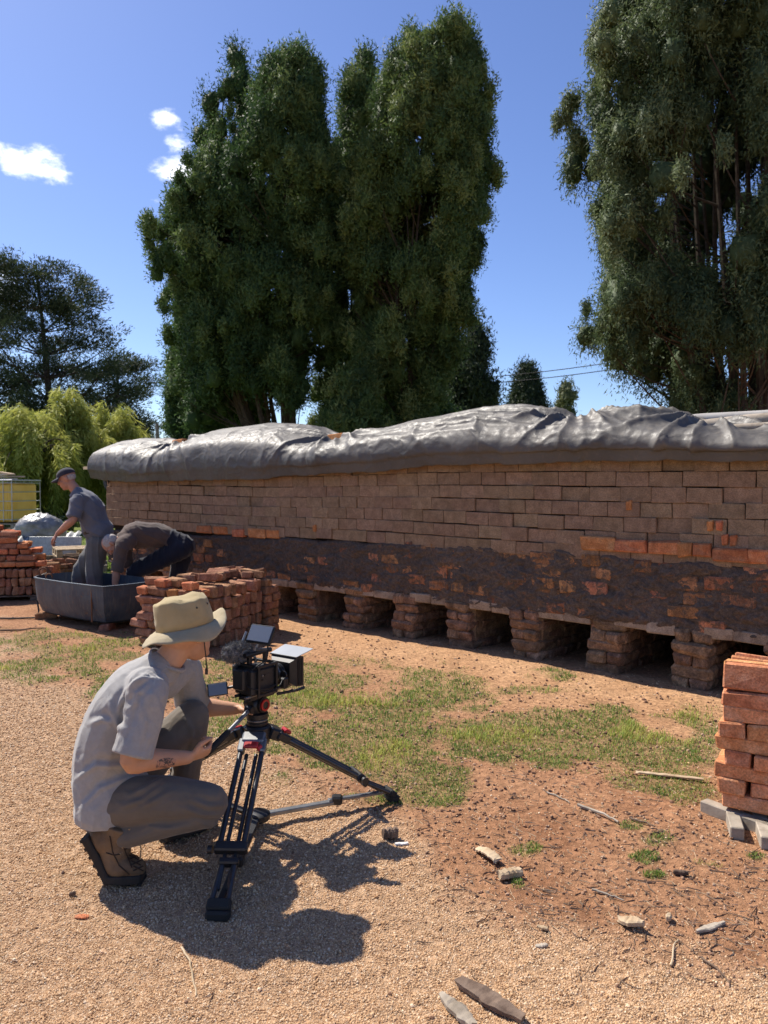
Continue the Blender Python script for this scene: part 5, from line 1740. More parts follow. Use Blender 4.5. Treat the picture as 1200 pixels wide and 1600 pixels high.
# lens
mb = MB(); mb.lathe([(.028, .052), (.033, .056), (.033, .075), (.037, .078), (.037, .100), (.035, .102), (.035, .118), (.041, .121), (.041, .140), (.038, .143)], cp(0, 0, .058), CD, n=28)
lens = mb.build('lens', m_body, rig, smooth=True)
for (h, mm_, rr) in ((.108, m_alu, .0362), (.130, m_blk, .0425)):
    mb = MB(); mb.lathe([(rr - .002, h - .004), (rr, h - .003), (rr, h + .003), (rr - .002, h + .004)], cp(0, 0, .058), CD, n=28); mb.build('focus_ring', mm_, lens, smooth=True)
mb = MB(); mb.lathe([(.036, .1435), (.02, .1450), (.001, .1455)], cp(0, 0, .058), CD, n=24); mb.build('front_glass', m_glass, lens, smooth=True)
# follow-focus motor with its wheel
mb = MB(); mb.box(cp(.105, .062, .025), (.03, .034, .05), CM, ch=.005); mb.lathe([(.018, 0), (.018, .008)], cp(.108, .055, .058), CD, n=18); mb.build('focus_motor', m_blk, rig)
# matte box
mb = MB()
w0, w1, h0, h1 = .055, .078, .045, .064
ring0 = [cp(.150, a * w0, .060 + c * h0) for (a, c) in ((-1, -1), (1, -1), (1, 1), (-1, 1))]
ring1 = [cp(.172, a * w1, .060 + c * h1) for (a, c) in ((-1, -1), (1, -1), (1, 1), (-1, 1))]
ring2 = [cp(.215, a * w1 * 1.05, .060 + c * h1 * 1.05) for (a, c) in ((-1, -1), (1, -1), (1, 1), (-1, 1))]
ring3 = [cp(.215, a * (w1 - .006), .060 + c * (h1 - .006)) for (a, c) in ((-1, -1), (1, -1), (1, 1), (-1, 1))]
ring4 = [cp(.174, a * (w0 - .004), .060 + c * (h0 - .004)) for (a, c) in ((-1, -1), (1, -1), (1, 1), (-1, 1))]
vs = ring0 + ring1 + ring2 + ring3 + ring4; fs = []
for i in range(4):
    for k in range(4): fs.append((i * 4 + k, i * 4 + (k + 1) % 4, i * 4 + 4 + (k + 1) % 4, i * 4 + 4 + k))
fs.append((0, 3, 2, 1))
mb.add(vs, fs); mbx = mb.build('matte_box', m_blk, rig)
for k in range(3):
    mb = MB(); mb.box(cp(.182 + .011 * k, .0825, .060), (.004, .004, .118), CM, ch=.001); mb.build('filter_slot', m_body, mbx)
# top flag
fa, fb, fc, fd = cp(.170, -.082, .128), cp(.170, .078, .128), cp(.275, .088, .150), cp(.275, -.088, .150)
mb = MB(); mb.add([fa, fb, fc, fd] + [q + UP * .003 for q in (fa, fb, fc, fd)], [(3, 2, 1, 0), (4, 5, 6, 7), (0, 1, 5, 4), (1, 2, 6, 5), (2, 3, 7, 6), (3, 0, 4, 7)])
fl = mb.build('top_flag', m_frost, rig)
mb = MB(); mb.tube([fa + UP * .0, fb], .004, 8); mb.build('hinge', m_blk, fl, smooth=True)
# top handle with furry microphone
mb = MB(); mb.bar(cp(-.045, 0, .130), cp(-.045, 0, .165), .018, .018, up=CD); mb.bar(cp(.05, 0, .130), cp(.05, 0, .165), .018, .018, up=CD)
mb.tube([cp(-.075, 0, .170), cp(.085, 0, .172)], .011, 12); mb.build('top_handle', m_blk, rig, smooth=False)
mc = at(371, 1019, 3.32)
nq = np.random.default_rng(4)
mb = MB()
mb.tube([mc - CD * .075, mc - CD * .055, mc, mc + CD * .05, mc + CD * .07], [.006, .034, .040, .034, .006], 14)
mic = mb.build('microphone', m_fur, rig, smooth=True)
nh = 4200
th_ = nq.random(nh) * 2 * math.pi; fz = nq.uniform(-.07, .065, nh)
rr_ = .040 * np.sqrt(np.clip(1 - (fz / .076) ** 2, .05, 1))
rad_ = np.cos(th_)[:, None] * np.array(CS)[None] + np.sin(th_)[:, None] * np.array(UP)[None]
b0_ = np.array(mc)[None] + fz[:, None] * np.array(CD)[None] + rad_ * (rr_ * .9)[:, None]
tip_ = b0_ + (rad_ + nq.normal(size=(nh, 3)) * .35) * (.008 + .010 * nq.random(nh))[:, None]
sd_ = np.cross(rad_, nq.normal(size=(nh, 3))); sd_ /= np.linalg.norm(sd_, axis=1, keepdims=True)
V = np.stack([b0_ - sd_ * .0016, b0_ + sd_ * .0016, tip_], 1).reshape(-1, 3)
mobj('fur', mesh_np('fur', V, np.arange(nh * 3).reshape(nh, 3)), m_fur, mic)
mb = MB(); mb.tube([mc + CD * .02 + UP * .0, cp(.0, -.01, .150), cp(.01, -.012, .13)], .005, 8); mb.build('microphone_mount', m_alu, mic, smooth=True)
# monitor on an arm: placed by its four corners in the photograph's view, 5-inch size
M0 = at(406, 990, 3.34)
mx_ = (at(428, 978, 3.315) - at(391, 973, 3.365)); mx_.normalize()
mz_ = (at(391, 973, 3.38) - at(383, 1004, 3.33)); mz_ = (mz_ - mx_ * mz_.dot(mx_)).normalized()
my_ = mz_.cross(mx_)                                 # points away from the viewer
MM = Matrix((mx_, my_, mz_)).transposed()
mb = MB(); mb.box(M0 + my_ * .012, (.122, .020, .086), MM, ch=.004); mon = mb.build('monitor', m_blk, rig)
mb = MB(); mb.box(M0 + my_ * .0008, (.110, .003, .072), MM, ch=.0008); mb.build('screen', m_screen, mon)
mb = MB(); mb.box(M0 + my_ * .03 - mz_ * .005, (.05, .02, .05), MM, ch=.004); mb.build('battery', m_body, mon)
mb = MB(); mb.tube([M0 - mz_ * .046 + my_ * .01, M0 - mz_ * .07 + my_ * .012, cp(.07, 0, .176)], .007, 8); mb.build('monitor_arm', m_alu, mon, smooth=True)
mb = MB(); mb.tube([M0 - mx_ * .072 - mz_ * .07, M0 - mx_ * .070 - mz_ * .0], .0055, 8); mb.build('antenna', m_alu, mon, smooth=True)
# flip-out screen of the camera body
F0 = at(340, 1077, 3.30)
fx_ = (at(354, 1074, 3.31) - at(326, 1078, 3.29)).normalized()
fz_ = Vector((0, .25, .97)); fz_ = (fz_ - fx_ * fz_.dot(fx_)).normalized(); fy_ = fz_.cross(fx_)
FM = Matrix((fx_, fy_, fz_)).transposed()
mb = MB(); mb.box(F0 + fy_ * .005, (.086, .009, .056), FM, ch=.003); fs_ = mb.build('flip_screen', m_blk, rig)
mb = MB(); mb.box(F0 - fy_ * .0003, (.078, .003, .048), FM, ch=.0008); mb.build('screen', m_screen, fs_)
mb = MB(); mb.tube([F0 + fx_ * .043 + fy_ * .004, cp(-.05, -.02, .04)], .006, 8); mb.build('hinge', m_blk, fs_, smooth=True)
# viewfinder box, battery plate and cables
mb = MB(); mb.box(cp(-.085, -.01, .07), (.045, .07, .09), CM, ch=.006); mb.build('battery_plate', m_body, rig)
mb = MB(); mb.box(cp(-.05, -.062, .10), (.06, .03, .05), CM, ch=.006); mb.build('viewfinder', m_body, rig)
for k, (a, b1, c) in enumerate(((cp(-.08, .03, .10), cp(-.06, .09, .16), cp(.03, .05, .14)), (cp(-.09, .02, .05), cp(-.10, .09, .02), cp(.06, .065, .03)), (cp(-.02, .05, .11), cp(.0, .10, .20), M0 + my_ * .03), (cp(.1, .06, .05), cp(.05, .10, .0), cp(-.05, .06, .02)))):
    mb = MB(); mb.tube(bez(a, b1, c, 10), .0032, 6); mb.build('cable', m_cable, rig, smooth=True)
mb = MB(); mb.bar(cp(.07, .05, -.02), cp(.13, .115, -.005), .016, .010); mb.tube([cp(.13, .115, -.005), cp(.17, .125, .0)], .007, 8); mb.build('side_arm', m_blk, rig)

# ================================================================== PEOPLE
def crv(pts, m=4):
    """smooth a list of (point, ra, rb) by Catmull-Rom"""
    out_ = []
    n = len(pts)
    for i in range(n - 1):
        g = [pts[max(i - 1, 0)], pts[i], pts[i + 1], pts[min(i + 2, n - 1)]]
        for k in range(m):
            f = k / m
            def cr(a, b, c, d): return (b * 2 + (c - a) * f + (a * 2 - b * 5 + c * 4 - d) * f ** 2 + (b * 3 - a - c * 3 + d) * f ** 3) * .5
            out_.append((cr(*[Vector(q[0]) for q in g]), cr(*[q[1] for q in g]), cr(*[q[2] for q in g])))
    out_.append((Vector(pts[-1][0]), pts[-1][1], pts[-1][2]))
    return out_
class Flesh(MB):
    def limb(s, pts, ref=(0, 1, 0), n=16, round0=True, round1=True):
        """pts: (point, radius along ref, radius across)"""
        pts = [(Vector(p[0]), p[1], p[2] if len(p) > 2 else p[1]) for p in pts]
        q = crv(pts) if len(pts) > 2 else pts
        if round0:
            t = (q[0][0] - q[1][0]).normalized(); r = min(q[0][1], q[0][2])
            q = [(q[0][0] + t * r * math.sin(a), q[0][1] * math.cos(a), q[0][2] * math.cos(a)) for a in (1.45, 1.05, .55)] + q
        if round1:
            t = (q[-1][0] - q[-2][0]).normalized(); r = min(q[-1][1], q[-1][2])
            q = q + [(q[-1][0] + t * r * math.sin(a), q[-1][1] * math.cos(a), q[-1][2] * math.cos(a)) for a in (.55, 1.05, 1.45)]
        s.tube([p[0] for p in q], [p[1] for p in q], n, ref=ref, ry=[p[2] for p in q])
        return s
    def ball(s, c, rx, ry, rz, Mx=None, n=16):
        vs, fs = [], []
        m = 10
        for i in range(m + 1):
            th = math.pi * i / m
            th = min(max(th, .05), math.pi - .05)
            for k in range(n):
                a = 2 * math.pi * k / n
                p = Vector((rx * math.sin(th) * math.cos(a), ry * math.sin(th) * math.sin(a), rz * math.cos(th)))
                vs.append(Vector(c) + (Mx @ p if Mx else p))
        for i in range(m):
            for k in range(n):
                a, b = i * n + k, i * n + (k + 1) % n
                fs.append((a, a + n, b + n, b))
        fs.append(tuple(range(n))); fs.append(tuple(range((m + 1) * n - 1, m * n - 1, -1)))
        s.add(vs, fs)
        return s
    def skin(s, name, mat, parent, voxel, smooth=6, disp=None, cut=None):
        me = mesh_np('tmp', s.v, s.f)
        o = bpy.data.objects.new('tmp', me); COL.objects.link(o)
        md = o.modifiers.new('r', 'REMESH'); md.mode = 'VOXEL'; md.voxel_size = voxel
        if smooth:
            ms = o.modifiers.new('s', 'SMOOTH'); ms.factor = .5; ms.iterations = smooth
        bpy.context.view_layer.update()
        dg = bpy.context.evaluated_depsgraph_get()
        m2 = bpy.data.meshes.new_from_object(o.evaluated_get(dg))
        bpy.data.objects.remove(o); bpy.data.meshes.remove(me)
        m2.name = name
        nv = len(m2.vertices)
        if disp is not None:
            co = np.zeros(nv * 3, np.float32); m2.vertices.foreach_get('co', co); co = co.reshape(-1, 3)
            no = np.zeros(nv * 3, np.float32); m2.vertex_normals.foreach_get('vector', no); no = no.reshape(-1, 3)
            co = co + no * disp(co.astype(float), no)[:, None]
            m2.vertices.foreach_set('co', co.astype(np.float32).ravel())
        if cut is not None:
            bm = bmesh.new(); bm.from_mesh(m2)
            for (pt, nr) in cut:
                bmesh.ops.bisect_plane(bm, geom=bm.verts[:] + bm.edges[:] + bm.faces[:], plane_co=pt, plane_no=nr, clear_outer=True)
            bm.to_mesh(m2); bm.free()
        m2.polygons.foreach_set('use_smooth', np.ones(len(m2.polygons), bool))
        m2.update()
        return mobj(name, m2, mat, parent)

def frame(fwd, up):
    f = Vector(fwd).normalized(); u = Vector(up); u = (u - f * u.dot(f)).normalized()
    return f, u, f.cross(u)              # forward, up, right
def add_head(fl, c, fwd, up, s=1.0):
    f, u, r = frame(fwd, up)
    Mx = Matrix((f, r, u)).transposed()
    P_ = lambda a, b_, d: Vector(c) + (f * a + r * b_ + u * d) * s
    fl.ball(P_(-.012, 0, .025), .098 * s, .076 * s, .095 * s, Mx)         # skull
    fl.ball(P_(.028, 0, -.045), .062 * s, .060 * s, .075 * s, Mx)         # face and jaw
    fl.ball(P_(.062, 0, -.098), .024 * s, .026 * s, .018 * s, Mx)         # chin
    fl.ball(P_(.080, 0, .022), .016 * s, .050 * s, .014 * s, Mx)          # brow
    fl.limb([(P_(.084, 0, .012), .008 * s, .009 * s), (P_(.104, 0, -.022), .013 * s, .011 * s), (P_(.098, 0, -.030), .016 * s, .009 * s)], ref=r, n=10)
    fl.ball(P_(.086, 0, -.056), .010 * s, .024 * s, .006 * s, Mx)         # upper lip
    fl.ball(P_(.083, 0, -.070), .010 * s, .021 * s, .007 * s, Mx)         # lower lip
    for e in (-1, 1):
        fl.ball(P_(.060, e * .040, -.020), .026 * s, .022 * s, .022 * s, Mx)   # cheek
        fl.ball(P_(-.008, e * .077, -.012), .020 * s, .009 * s, .034 * s, Mx)  # ear
        fl.ball(P_(-.012, e * .085, -.006), .016 * s, .006 * s, .024 * s, Mx)
def eyes(parent, c, fwd, up, s=1.0):
    f, u, r = frame(fwd, up)
    m_eye = bpy.data.materials.get('eye') or M('eye', (.05, .035, .025), (.55, .53, .5), scale=90, rough=.2)
    for e in (-1, 1):
        fl = Flesh(); fl.ball(Vector(c) + (f * .0795 + r * (e * .031) + u * .0) * s, .010 * s, .011 * s, .009 * s); fl.build('eye', m_eye, parent, smooth=True)
def add_hand(fl, wrist, direc, palm_n, curl, side, s=1.0, spread=.05, thumb=(.6, .5)):
    """direc: along the palm; palm_n: way the palm faces; side=+1 when the thumb lies along direc x palm_n"""
    d = Vector(direc).normalized(); pn = Vector(palm_n); pn = (pn - d * pn.dot(d)).normalized()
    w_ = d.cross(pn) * side              # towards the thumb
    W0 = Vector(wrist)
    fl.limb([(W0 - d * .01, .027 * s, .020 * s), (W0 + d * .03 * s, .036 * s, .017 * s), (W0 + d * .075 * s, .041 * s, .015 * s), (W0 + d * .092 * s, .039 * s, .012 * s)], ref=w_)
    lens_ = (.070, .078, .074, .058)
    for i in range(4):
        off = (.030 - .020 * i) * s
        b0 = W0 + d * (.088 - .004 * abs(i - 1.3)) * s + w_ * off
        dir_ = (d + w_ * (spread * (1.5 - i))).normalized()
        a = curl[i] if isinstance(curl, (list, tuple)) else curl
        L = lens_[i] * s
        pts = [b0 - d * .02 * s]; p = b0; dd = dir_
        pts.append(p)
        for seg, fr in ((.45, .75), (.30, 1.0), (.25, .8)):
            ang = a * fr
            nd = (dd * math.cos(ang) + pn * math.sin(ang))
            pnn = (pn * math.cos(ang) - dd * math.sin(ang))
            dd, pn_local = nd.normalized(), pnn
            p = p + dd * (L * seg); pts.append(p)
            pn, keep_pn = pnn.normalized(), pn
        pn = Vector(palm_n); pn = (pn - d * pn.dot(d)).normalized()
        rs = (.0095, .0095, .0088, .0080, .0068)
        fl.limb([(q, rs[k] * s) for k, q in enumerate(pts)], ref=w_, n=10)
    t0 = W0 + d * .028 * s + w_ * .026 * s
    td = (d * thumb[0] + w_ * .75 + pn * thumb[1]).normalized()
    t1 = t0 + td * .036 * s; t2 = t1 + (td * .5 + d * .75).normalized() * .030 * s; t3 = t2 + (d * .9 + pn * .25 - w_ * .1).normalized() * .024 * s
    fl.limb([(t0, .015 * s), (t1, .0125 * s), (t2, .0108 * s), (t3, .0085 * s)], ref=pn, n=10)

m_skin = M('skin_fair', (.46, .235, .135), (.56, .31, .19), scale=7, rough=.55, bump=.12, bscale=120, bdist=.002, spec=.35, sss=.12)
m_skin2 = M('skin_weathered', (.36, .17, .11), (.46, .24, .16), scale=8, rough=.55, bump=.15, bscale=90, bdist=.002, spec=.35, sss=.1)
def cloth(name, c1, c2, scale=5, bump=.35, bs=420, rough=.9, sheen=.15, wr=.5, wscale=9):
    m = M(name, c1, c2, scale=scale, rough=rough, bump=bump, bscale=bs, bdist=.0012, spec=.12, sheen=sheen)
    t = m.node_tree; b = t.nodes['Principled BSDF']
    prev = b.inputs['Normal'].links[0].from_socket if b.inputs['Normal'].links else None
    v = obj_vec(t)
    n = noise(t, v, wscale, 3, .5, 1.2)
    bumpn(t, n, wr, .02, b, prev)
    return m
m_tee = cloth('grey_marl_cotton', (.30, .29, .278), (.335, .325, .312), scale=60, wr=.35)
m_pant = cloth('olive_grey_nylon', (.125, .104, .083), (.158, .134, .108), scale=8, rough=.75, wr=.35)
m_khaki = cloth('khaki_canvas', (.34, .265, .135), (.41, .325, .175), scale=14, rough=.88, wr=.25)
m_khaki_l = cloth('khaki_lining', (.33, .275, .175), (.40, .335, .22), scale=14, rough=.9, wr=.25)
m_boot = M('tan_leather', (.11, .068, .037), (.20, .130, .074), scale=14, rough=.7, bump=.5, bscale=70, bdist=.003)
m_sole = M('dark_sole', (.022, .019, .017), (.04, .035, .03), scale=12, rough=.85, bump=.4, bscale=40)
m_lace = M('pale_lace', (.26, .17, .09), (.34, .24, .14), rough=.8)
m_blue = cloth('slate_blue_shirt', (.105, .110, .135), (.14, .145, .17), wr=.4)
m_greyt = cloth('grey_trousers', (.10, .10, .10), (.15, .148, .143), wr=.5)
m_brown = cloth('brown_pullover', (.085, .060, .052), (.115, .083, .070), wr=.4)
m_navy = cloth('navy_trousers', (.012, .014, .024), (.022, .024, .036), wr=.4)
m_navyc = cloth('navy_cap', (.030, .030, .042), (.045, .045, .060), wr=.1)
m_hair = M('grey_hair', (.30, .26, .235), (.46, .41, .375), scale=70, rough=.8, bump=.8, bscale=160, bdist=.004)
m_hairb = M('brown_hair', (.05, .032, .022), (.09, .06, .04), scale=60, rough=.8, bump=.8, bscale=160, bdist=.004)

# ---------------------------------------------------------------- the kneeling cameraman
V3 = Vector
op = empty('person', V3((-1.0, 2.98, 0)), 'crouching person in khaki sun hat and grey t-shirt operating the camera', 'person')
HEAD = V3((-.787, 3.055, .915)); HF = V3((.62, .78, .10)); HU = V3((-.20, -.06, 1))
shR, elR, wrR = V3((-.872, 2.845, .742)), V3((-.925, 2.775, .498)), V3((-.765, 2.955, .446))
shL, elL, wrL = V3((-.845, 3.215, .742)), V3((-.845, 3.375, .522)), V3((-.660, 3.385, .512))
hpR, knR, anR = V3((-1.055, 2.905, .295)), V3((-.668, 2.905, .288)), V3((-1.005, 2.872, .178))
hpL, knL, anL = V3((-1.045, 3.10, .305)), V3((-.806, 3.225, .528)), V3((-.875, 3.255, .105))
spine = [V3((-1.055, 3.0, .265)), V3((-1.090, 3.0, .40)), V3((-1.055, 3.01, .555)), V3((-.975, 3.02, .685)), V3((-.895, 3.03, .775))]
b = Flesh()
b.limb([(spine[0], .155, .115), (spine[1], .135, .10), (spine[2], .148, .105), (spine[3], .165, .10), (spine[4], .10, .06)])
b.limb([(V3((-.885, 3.03, .775)), .064, .066), (V3((-.838, 3.04, .835)), .054, .056), (V3((-.800, 3.05, .895)), .056, .060)])
add_head(b, HEAD, HF, HU)
for (a, e, w_) in ((shR, elR, wrR), (shL, elL, wrL)):
    b.limb([(a, .050), (a.lerp(e, .5), .046), (e, .040), (e.lerp(w_, .25), .0435), (e.lerp(w_, .65), .034), (w_, .0265)])
hd_ = (PB1 - PB0).normalized()
gr = PB0.lerp(PB1, .88)
wrd = (gr - wrR).normalized()
add_hand(b, wrR, (V3((.72, .62, .05))), V3((-.25, .55, .60)), (1.05, 1.1, 1.15, 1.15), 1, .95, .02, (.75, .55))
add_hand(b, wrL, (V3((.93, -.10, -.10))), V3((.2, -.5, -.75)), (.42, .5, .55, .6), -1, .95, .06)
for (h, k, a) in ((hpR, knR, anR), (hpL, knL, anL)):
    b.limb([(h, .085), (h.lerp(k, .5), .075), (k, .055), (k.lerp(a, .35), .052), (a, .038)])
body = b.skin('body', m_skin, op, .0046, 4)
eyes(op, HEAD, HF, HU)
# forearm tattoo: darker ink patches on the outer right forearm
mtk, t, bb = new_mat('tattoo_ink')
n1 = noise(t, obj_vec(t), 55, 4, .6, 1.5)
lnk(t, mixc(t, mrange(t, n1, .47, .56), (.42, .22, .145), (.055, .045, .045)), bb.inputs['Base Color'])
bb.inputs['Roughness'].default_value = .55
f = Flesh()
ax = (wrR - elR).normalized()
ctr = elR.lerp(wrR, .52)
outn = V3((.35, -.85, -.1)); outn = (outn - ax * outn.dot(ax)).normalized(); sdn = ax.cross(outn)
vs, fs = [], []
for i in range(15):
    f_ = i / 14
    p = elR.lerp(wrR, .34 + .36 * f_)
    r_ = .0412 - .0085 * f_
    for j in range(9):
        a = (-.55 + 1.1 * j / 8) * (1 - .4 * abs(2 * f_ - 1) ** 2)
        vs.append(p + (outn * math.cos(a) + sdn * math.sin(a)) * (r_ + .0012))
for i in range(14):
    for j in range(8):
        a = i * 9 + j; fs.append((a, a + 1, a + 10, a + 9))
# (kept just proud of the skin)
MB().add(vs, fs).build('tattoo', mtk, body, smooth=True)

def fold_lines(co, no, lines, A, wpx, yside):
    """sharp cloth folds along drawn lines on the side of the garment that faces the camera"""
    px, py = proj(co[:, 0], co[:, 1], co[:, 2])
    out_ = np.zeros(len(co))
    front = sstep(.35, -.15, no[:, 1]) * (co[:, 1] < yside)
    for (pts, amp) in lines:
        best = np.full(len(co), 1e9); sgn = np.ones(len(co)); endf = np.ones(len(co))
        n = len(pts) - 1
        for k in range(n):
            (x0, y0), (x1, y1) = pts[k], pts[k + 1]
            dx, dy = x1 - x0, y1 - y0
            L2_ = dx * dx + dy * dy
            tt = np.clip(((px - x0) * dx + (py - y0) * dy) / L2_, 0, 1)
            d = np.hypot(px - x0 - tt * dx, py - y0 - tt * dy)
            s_ = np.sign((px - x0) * dy - (py - y0) * dx)
            g = (k + tt) / n
            m_ = d < best
            best = np.where(m_, d, best); sgn = np.where(m_, s_, sgn); endf = np.where(m_, np.sin(np.clip(g, .02, .98) * math.pi) ** .5, endf)
        sd = best * sgn
        out_ += A * amp * endf * front * (np.exp(-(sd / wpx) ** 2) - .75 * np.exp(-((sd - 2.0 * wpx) / (1.4 * wpx)) ** 2))
    return out_
TEE_FOLDS = [([(238, 1050), (214, 1068), (199, 1092), (193, 1118), (194, 1146)], 1.0), ([(234, 1064), (212, 1084), (203, 1108), (199, 1136)], .9), ([(226, 1056), (200, 1078), (186, 1104), (184, 1140)], .8),
    ([(172, 1096), (177, 1118), (190, 1142)], .8), ([(140, 1132), (160, 1124), (178, 1130)], .6),
    ([(118, 1218), (150, 1196), (190, 1196), (222, 1206)], .7), ([(128, 1262), (156, 1232), (196, 1216), (240, 1206)], .7), ([(170, 1276), (196, 1248), (236, 1214)], .7),
    ([(218, 1098), (226, 1126), (222, 1152)], .5), ([(246, 1092), (252, 1120), (246, 1150)], .45)]
def wr_tee(co, no):
    return .010 * (fbm(co * np.array([8, 6, 10]) + 3, 3, 201) - .5) + .004 * (fbm(co * 22, 2, 209) - .5) + fold_lines(co, no, TEE_FOLDS, .0135, 4.2, 3.1)
s = Flesh()
s.limb([(V3((-1.082, 2.99, .215)), .195, .128), (spine[0] + V3((-.016, 0, .03)), .198, .140), (spine[1] + V3((.0, 0, 0)), .175, .130), (spine[2], .178, .130), (spine[3] + V3((-.004, 0, .0)), .185, .122), (spine[4] + V3((-.012, 0, -.005)), .125, .078)], round1=True)
for (a, e) in ((shR, elR), (shL, elL)):
    e2 = a.lerp(e, .92)
    s.limb([(a.lerp(spine[3], .5), .09, .09), (a + V3((-.004, 0, -.004)), .073, .075), (a.lerp(e, .45), .066, .072), (e2, .068, .076)], round1=False)
s.limb([(spine[4] + V3((.0, 0, -.01)), .085, .080), (V3((-.868, 3.034, .805)), .068, .070)], round1=False)   # collar
tee = s.skin('t_shirt', m_tee, op, .0050, 3, wr_tee, cut=[(V3((-1.1, 3, .222)), V3((-.05, 0, -1))), (V3((-.995, 3, .215)), V3((.60, .0, -.62)))])
mb = MB()
ncx = V3((.52, .05, .85)).normalized(); nc0 = V3((-.862, 3.036, .808))
mb.tube([nc0 + (V3((0, 1, 0)) * math.cos(a_) * .071 + ncx.cross(V3((0, 1, 0))).normalized() * math.sin(a_) * .073) for a_ in np.linspace(0, 2 * math.pi, 33)], .0085, 8, cap=False)
mb.build('collar', m_tee, tee, smooth=True)
PANT_FOLDS = [([(288, 1262), (318, 1274), (350, 1274)], .9), ([(300, 1250), (326, 1262), (352, 1258)], .8), ([(305, 1284), (328, 1290), (350, 1286)], .7), ([(200, 1246), (228, 1232), (262, 1212)], .9), ([(188, 1262), (222, 1250), (256, 1226)], .8), ([(214, 1264), (240, 1252), (268, 1236)], .6), ([(226, 1290), (262, 1296), (300, 1290)], .7), ([(288, 1120), (300, 1140), (300, 1165)], .6), ([(306, 1124), (312, 1146), (308, 1170)], .5)]
def wr_pant(co, no):
    return .010 * (fbm(co * np.array([6, 8, 9]), 3, 211) - .5) + fold_lines(co, no, PANT_FOLDS, .011, 4.5, 3.4)
s = Flesh()
s.limb([(V3((-1.068, 2.94, .225)), .095, .10), (V3((-1.065, 3.06, .23)), .095, .10)], ref=(1, 0, 0))
s.limb([(spine[0] + V3((.0, 0, -.02)), .165, .125), (spine[1] + V3((.02, 0, -.05)), .15, .11)])
s.limb([(hpR + V3((.0, .015, -.02)), .098, .094), (hpR.lerp(knR, .4) + V3((0, -.005, .008)), .098, .092), (hpR.lerp(knR, .8) + V3((0, 0, .004)), .082, .080), (knR, .070, .072)])
s.limb([(knR + V3((-.01, .0, -.035)), .066, .058), (knR.lerp(anR, .35) + V3((0, 0, -.018)), .070, .058), (knR.lerp(anR, .75) + V3((0, 0, -.012)), .066, .052), (anR + V3((.03, 0, .0)), .060, .050)])
s.limb([(hpL, .105, .10), (hpL.lerp(knL, .5), .092, .088), (knL + V3((-.01, 0, -.005)), .072, .070)])
s.limb([(knL, .066, .064), (knL.lerp(anL, .3), .070, .066), (knL.lerp(anL, .7), .062, .060), (anL, .056, .058)])
s.skin('trousers', m_pant, op, .0052, 6, wr_pant)
# boots
def boot(heel, ball, toe, ankle, side_ref, upv, root, lace_to):
    """heel, ball and toe are points on the sole"""
    f = Flesh()
    hb = (ball - heel).normalized(); n_ = V3(upv)
    n0 = (n_ - hb * n_.dot(hb)).normalized()
    ht = (toe - ball).normalized(); n1 = (V3((0, 0, 1)) - ht * ht.z).normalized()
    f.limb([(heel + n0 * .048 + hb * .020, .042, .048), (heel.lerp(ball, .5) + n0 * .056, .044, .054), (ball + (n0 + n1).normalized() * .050, .052, .048), (ball.lerp(toe, .55) + n1 * .042, .052, .040), (toe + n1 * .034 - ht * .02, .042, .032)], ref=side_ref)
    f.limb([(heel.lerp(ball, .30) + n0 * .055, .050, .055), (heel.lerp(ball, .24) + n0 * .10, .050, .055), (ankle, .056, .062)], ref=side_ref, round1=False)
    f.limb([(heel.lerp(ball, .5) + n0 * .085, .046, .05), (ball + (n0 + n1).normalized() * .075, .046, .042), (ball.lerp(toe, .5) + n1 * .05, .046, .034)], ref=side_ref)
    up_ = f.skin('boot', m_boot, root, .005, 4, lambda co, no: .004 * (fbm(co * 26, 3, 221) - .5))
    g = Flesh()
    pts = [heel - hb * .006, heel.lerp(ball, .5), ball, ball.lerp(toe, .5), toe + ht * .004]
    nn = [n0, n0, (n0 + n1).normalized(), n1, n1]
    wd_ = [.046, .045, .057, .056, .040]
    ring = []
    for p, nv, w_ in zip(pts, nn, wd_):
        sr = V3(side_ref).normalized()
        ring += [p - sr * w_ - nv * .010, p + sr * w_ - nv * .010, p + sr * w_ + nv * .022, p - sr * w_ + nv * .022]
    fs = []
    for i in range(4):
        for k in range(4): fs.append((i * 4 + k, i * 4 + (k + 1) % 4, i * 4 + 4 + (k + 1) % 4, i * 4 + 4 + k))
    fs += [(3, 2, 1, 0), (16, 17, 18, 19)]
    g.add(ring, fs); g.skin('sole', m_sole, up_, .005, 2)
    for i in range(9):                        # tread lugs
        f_ = i / 8 * 1.0
        q = heel.lerp(ball, f_ / .62) if f_ < .62 else ball.lerp(toe, (f_ - .62) / .38)
        nv = n0 if f_ < .62 else n1; dv = hb if f_ < .62 else ht
        m_ = MB(); sr = V3(side_ref).normalized()
        m_.box(q - nv * .014, (.012, .084 - .02 * abs(f_ - .6), .010), Matrix((dv, sr, nv)).transposed(), ch=.002); m_.build('tread', m_sole, up_)
    for i in range(5):                        # laces
        q = heel.lerp(ball, .45).lerp(ankle, i / 5) ; fr = (hb * .9 + n0 * .35).normalized()
        m_ = MB(); sr = V3(side_ref).normalized()
        fwd_ = (ball - heel).normalized() * .5 + n0 * .8
        c_ = (ball + (n0 + n1).normalized() * .128).lerp(ankle + n0 * .066 + hb * .016, i / 4.6)
        m_.tube([c_ - sr * .042 - n0 * .014, c_ + n0 * .004, c_ + sr * .042 - n0 * .014], .0042, 6); m_.build('lace', m_lace, up_, smooth=True)
    m_ = MB(); c_ = ankle + n0 * .0 + V3((.055, -.01, -.02))
    m_.tube([c_, c_ + V3((.025, -.02, -.02)), c_ + V3((.035, -.025, -.06)), c_ + V3((.03, -.022, -.10))], .0026, 6); m_.build('lace', m_lace, up_, smooth=True)
    return up_
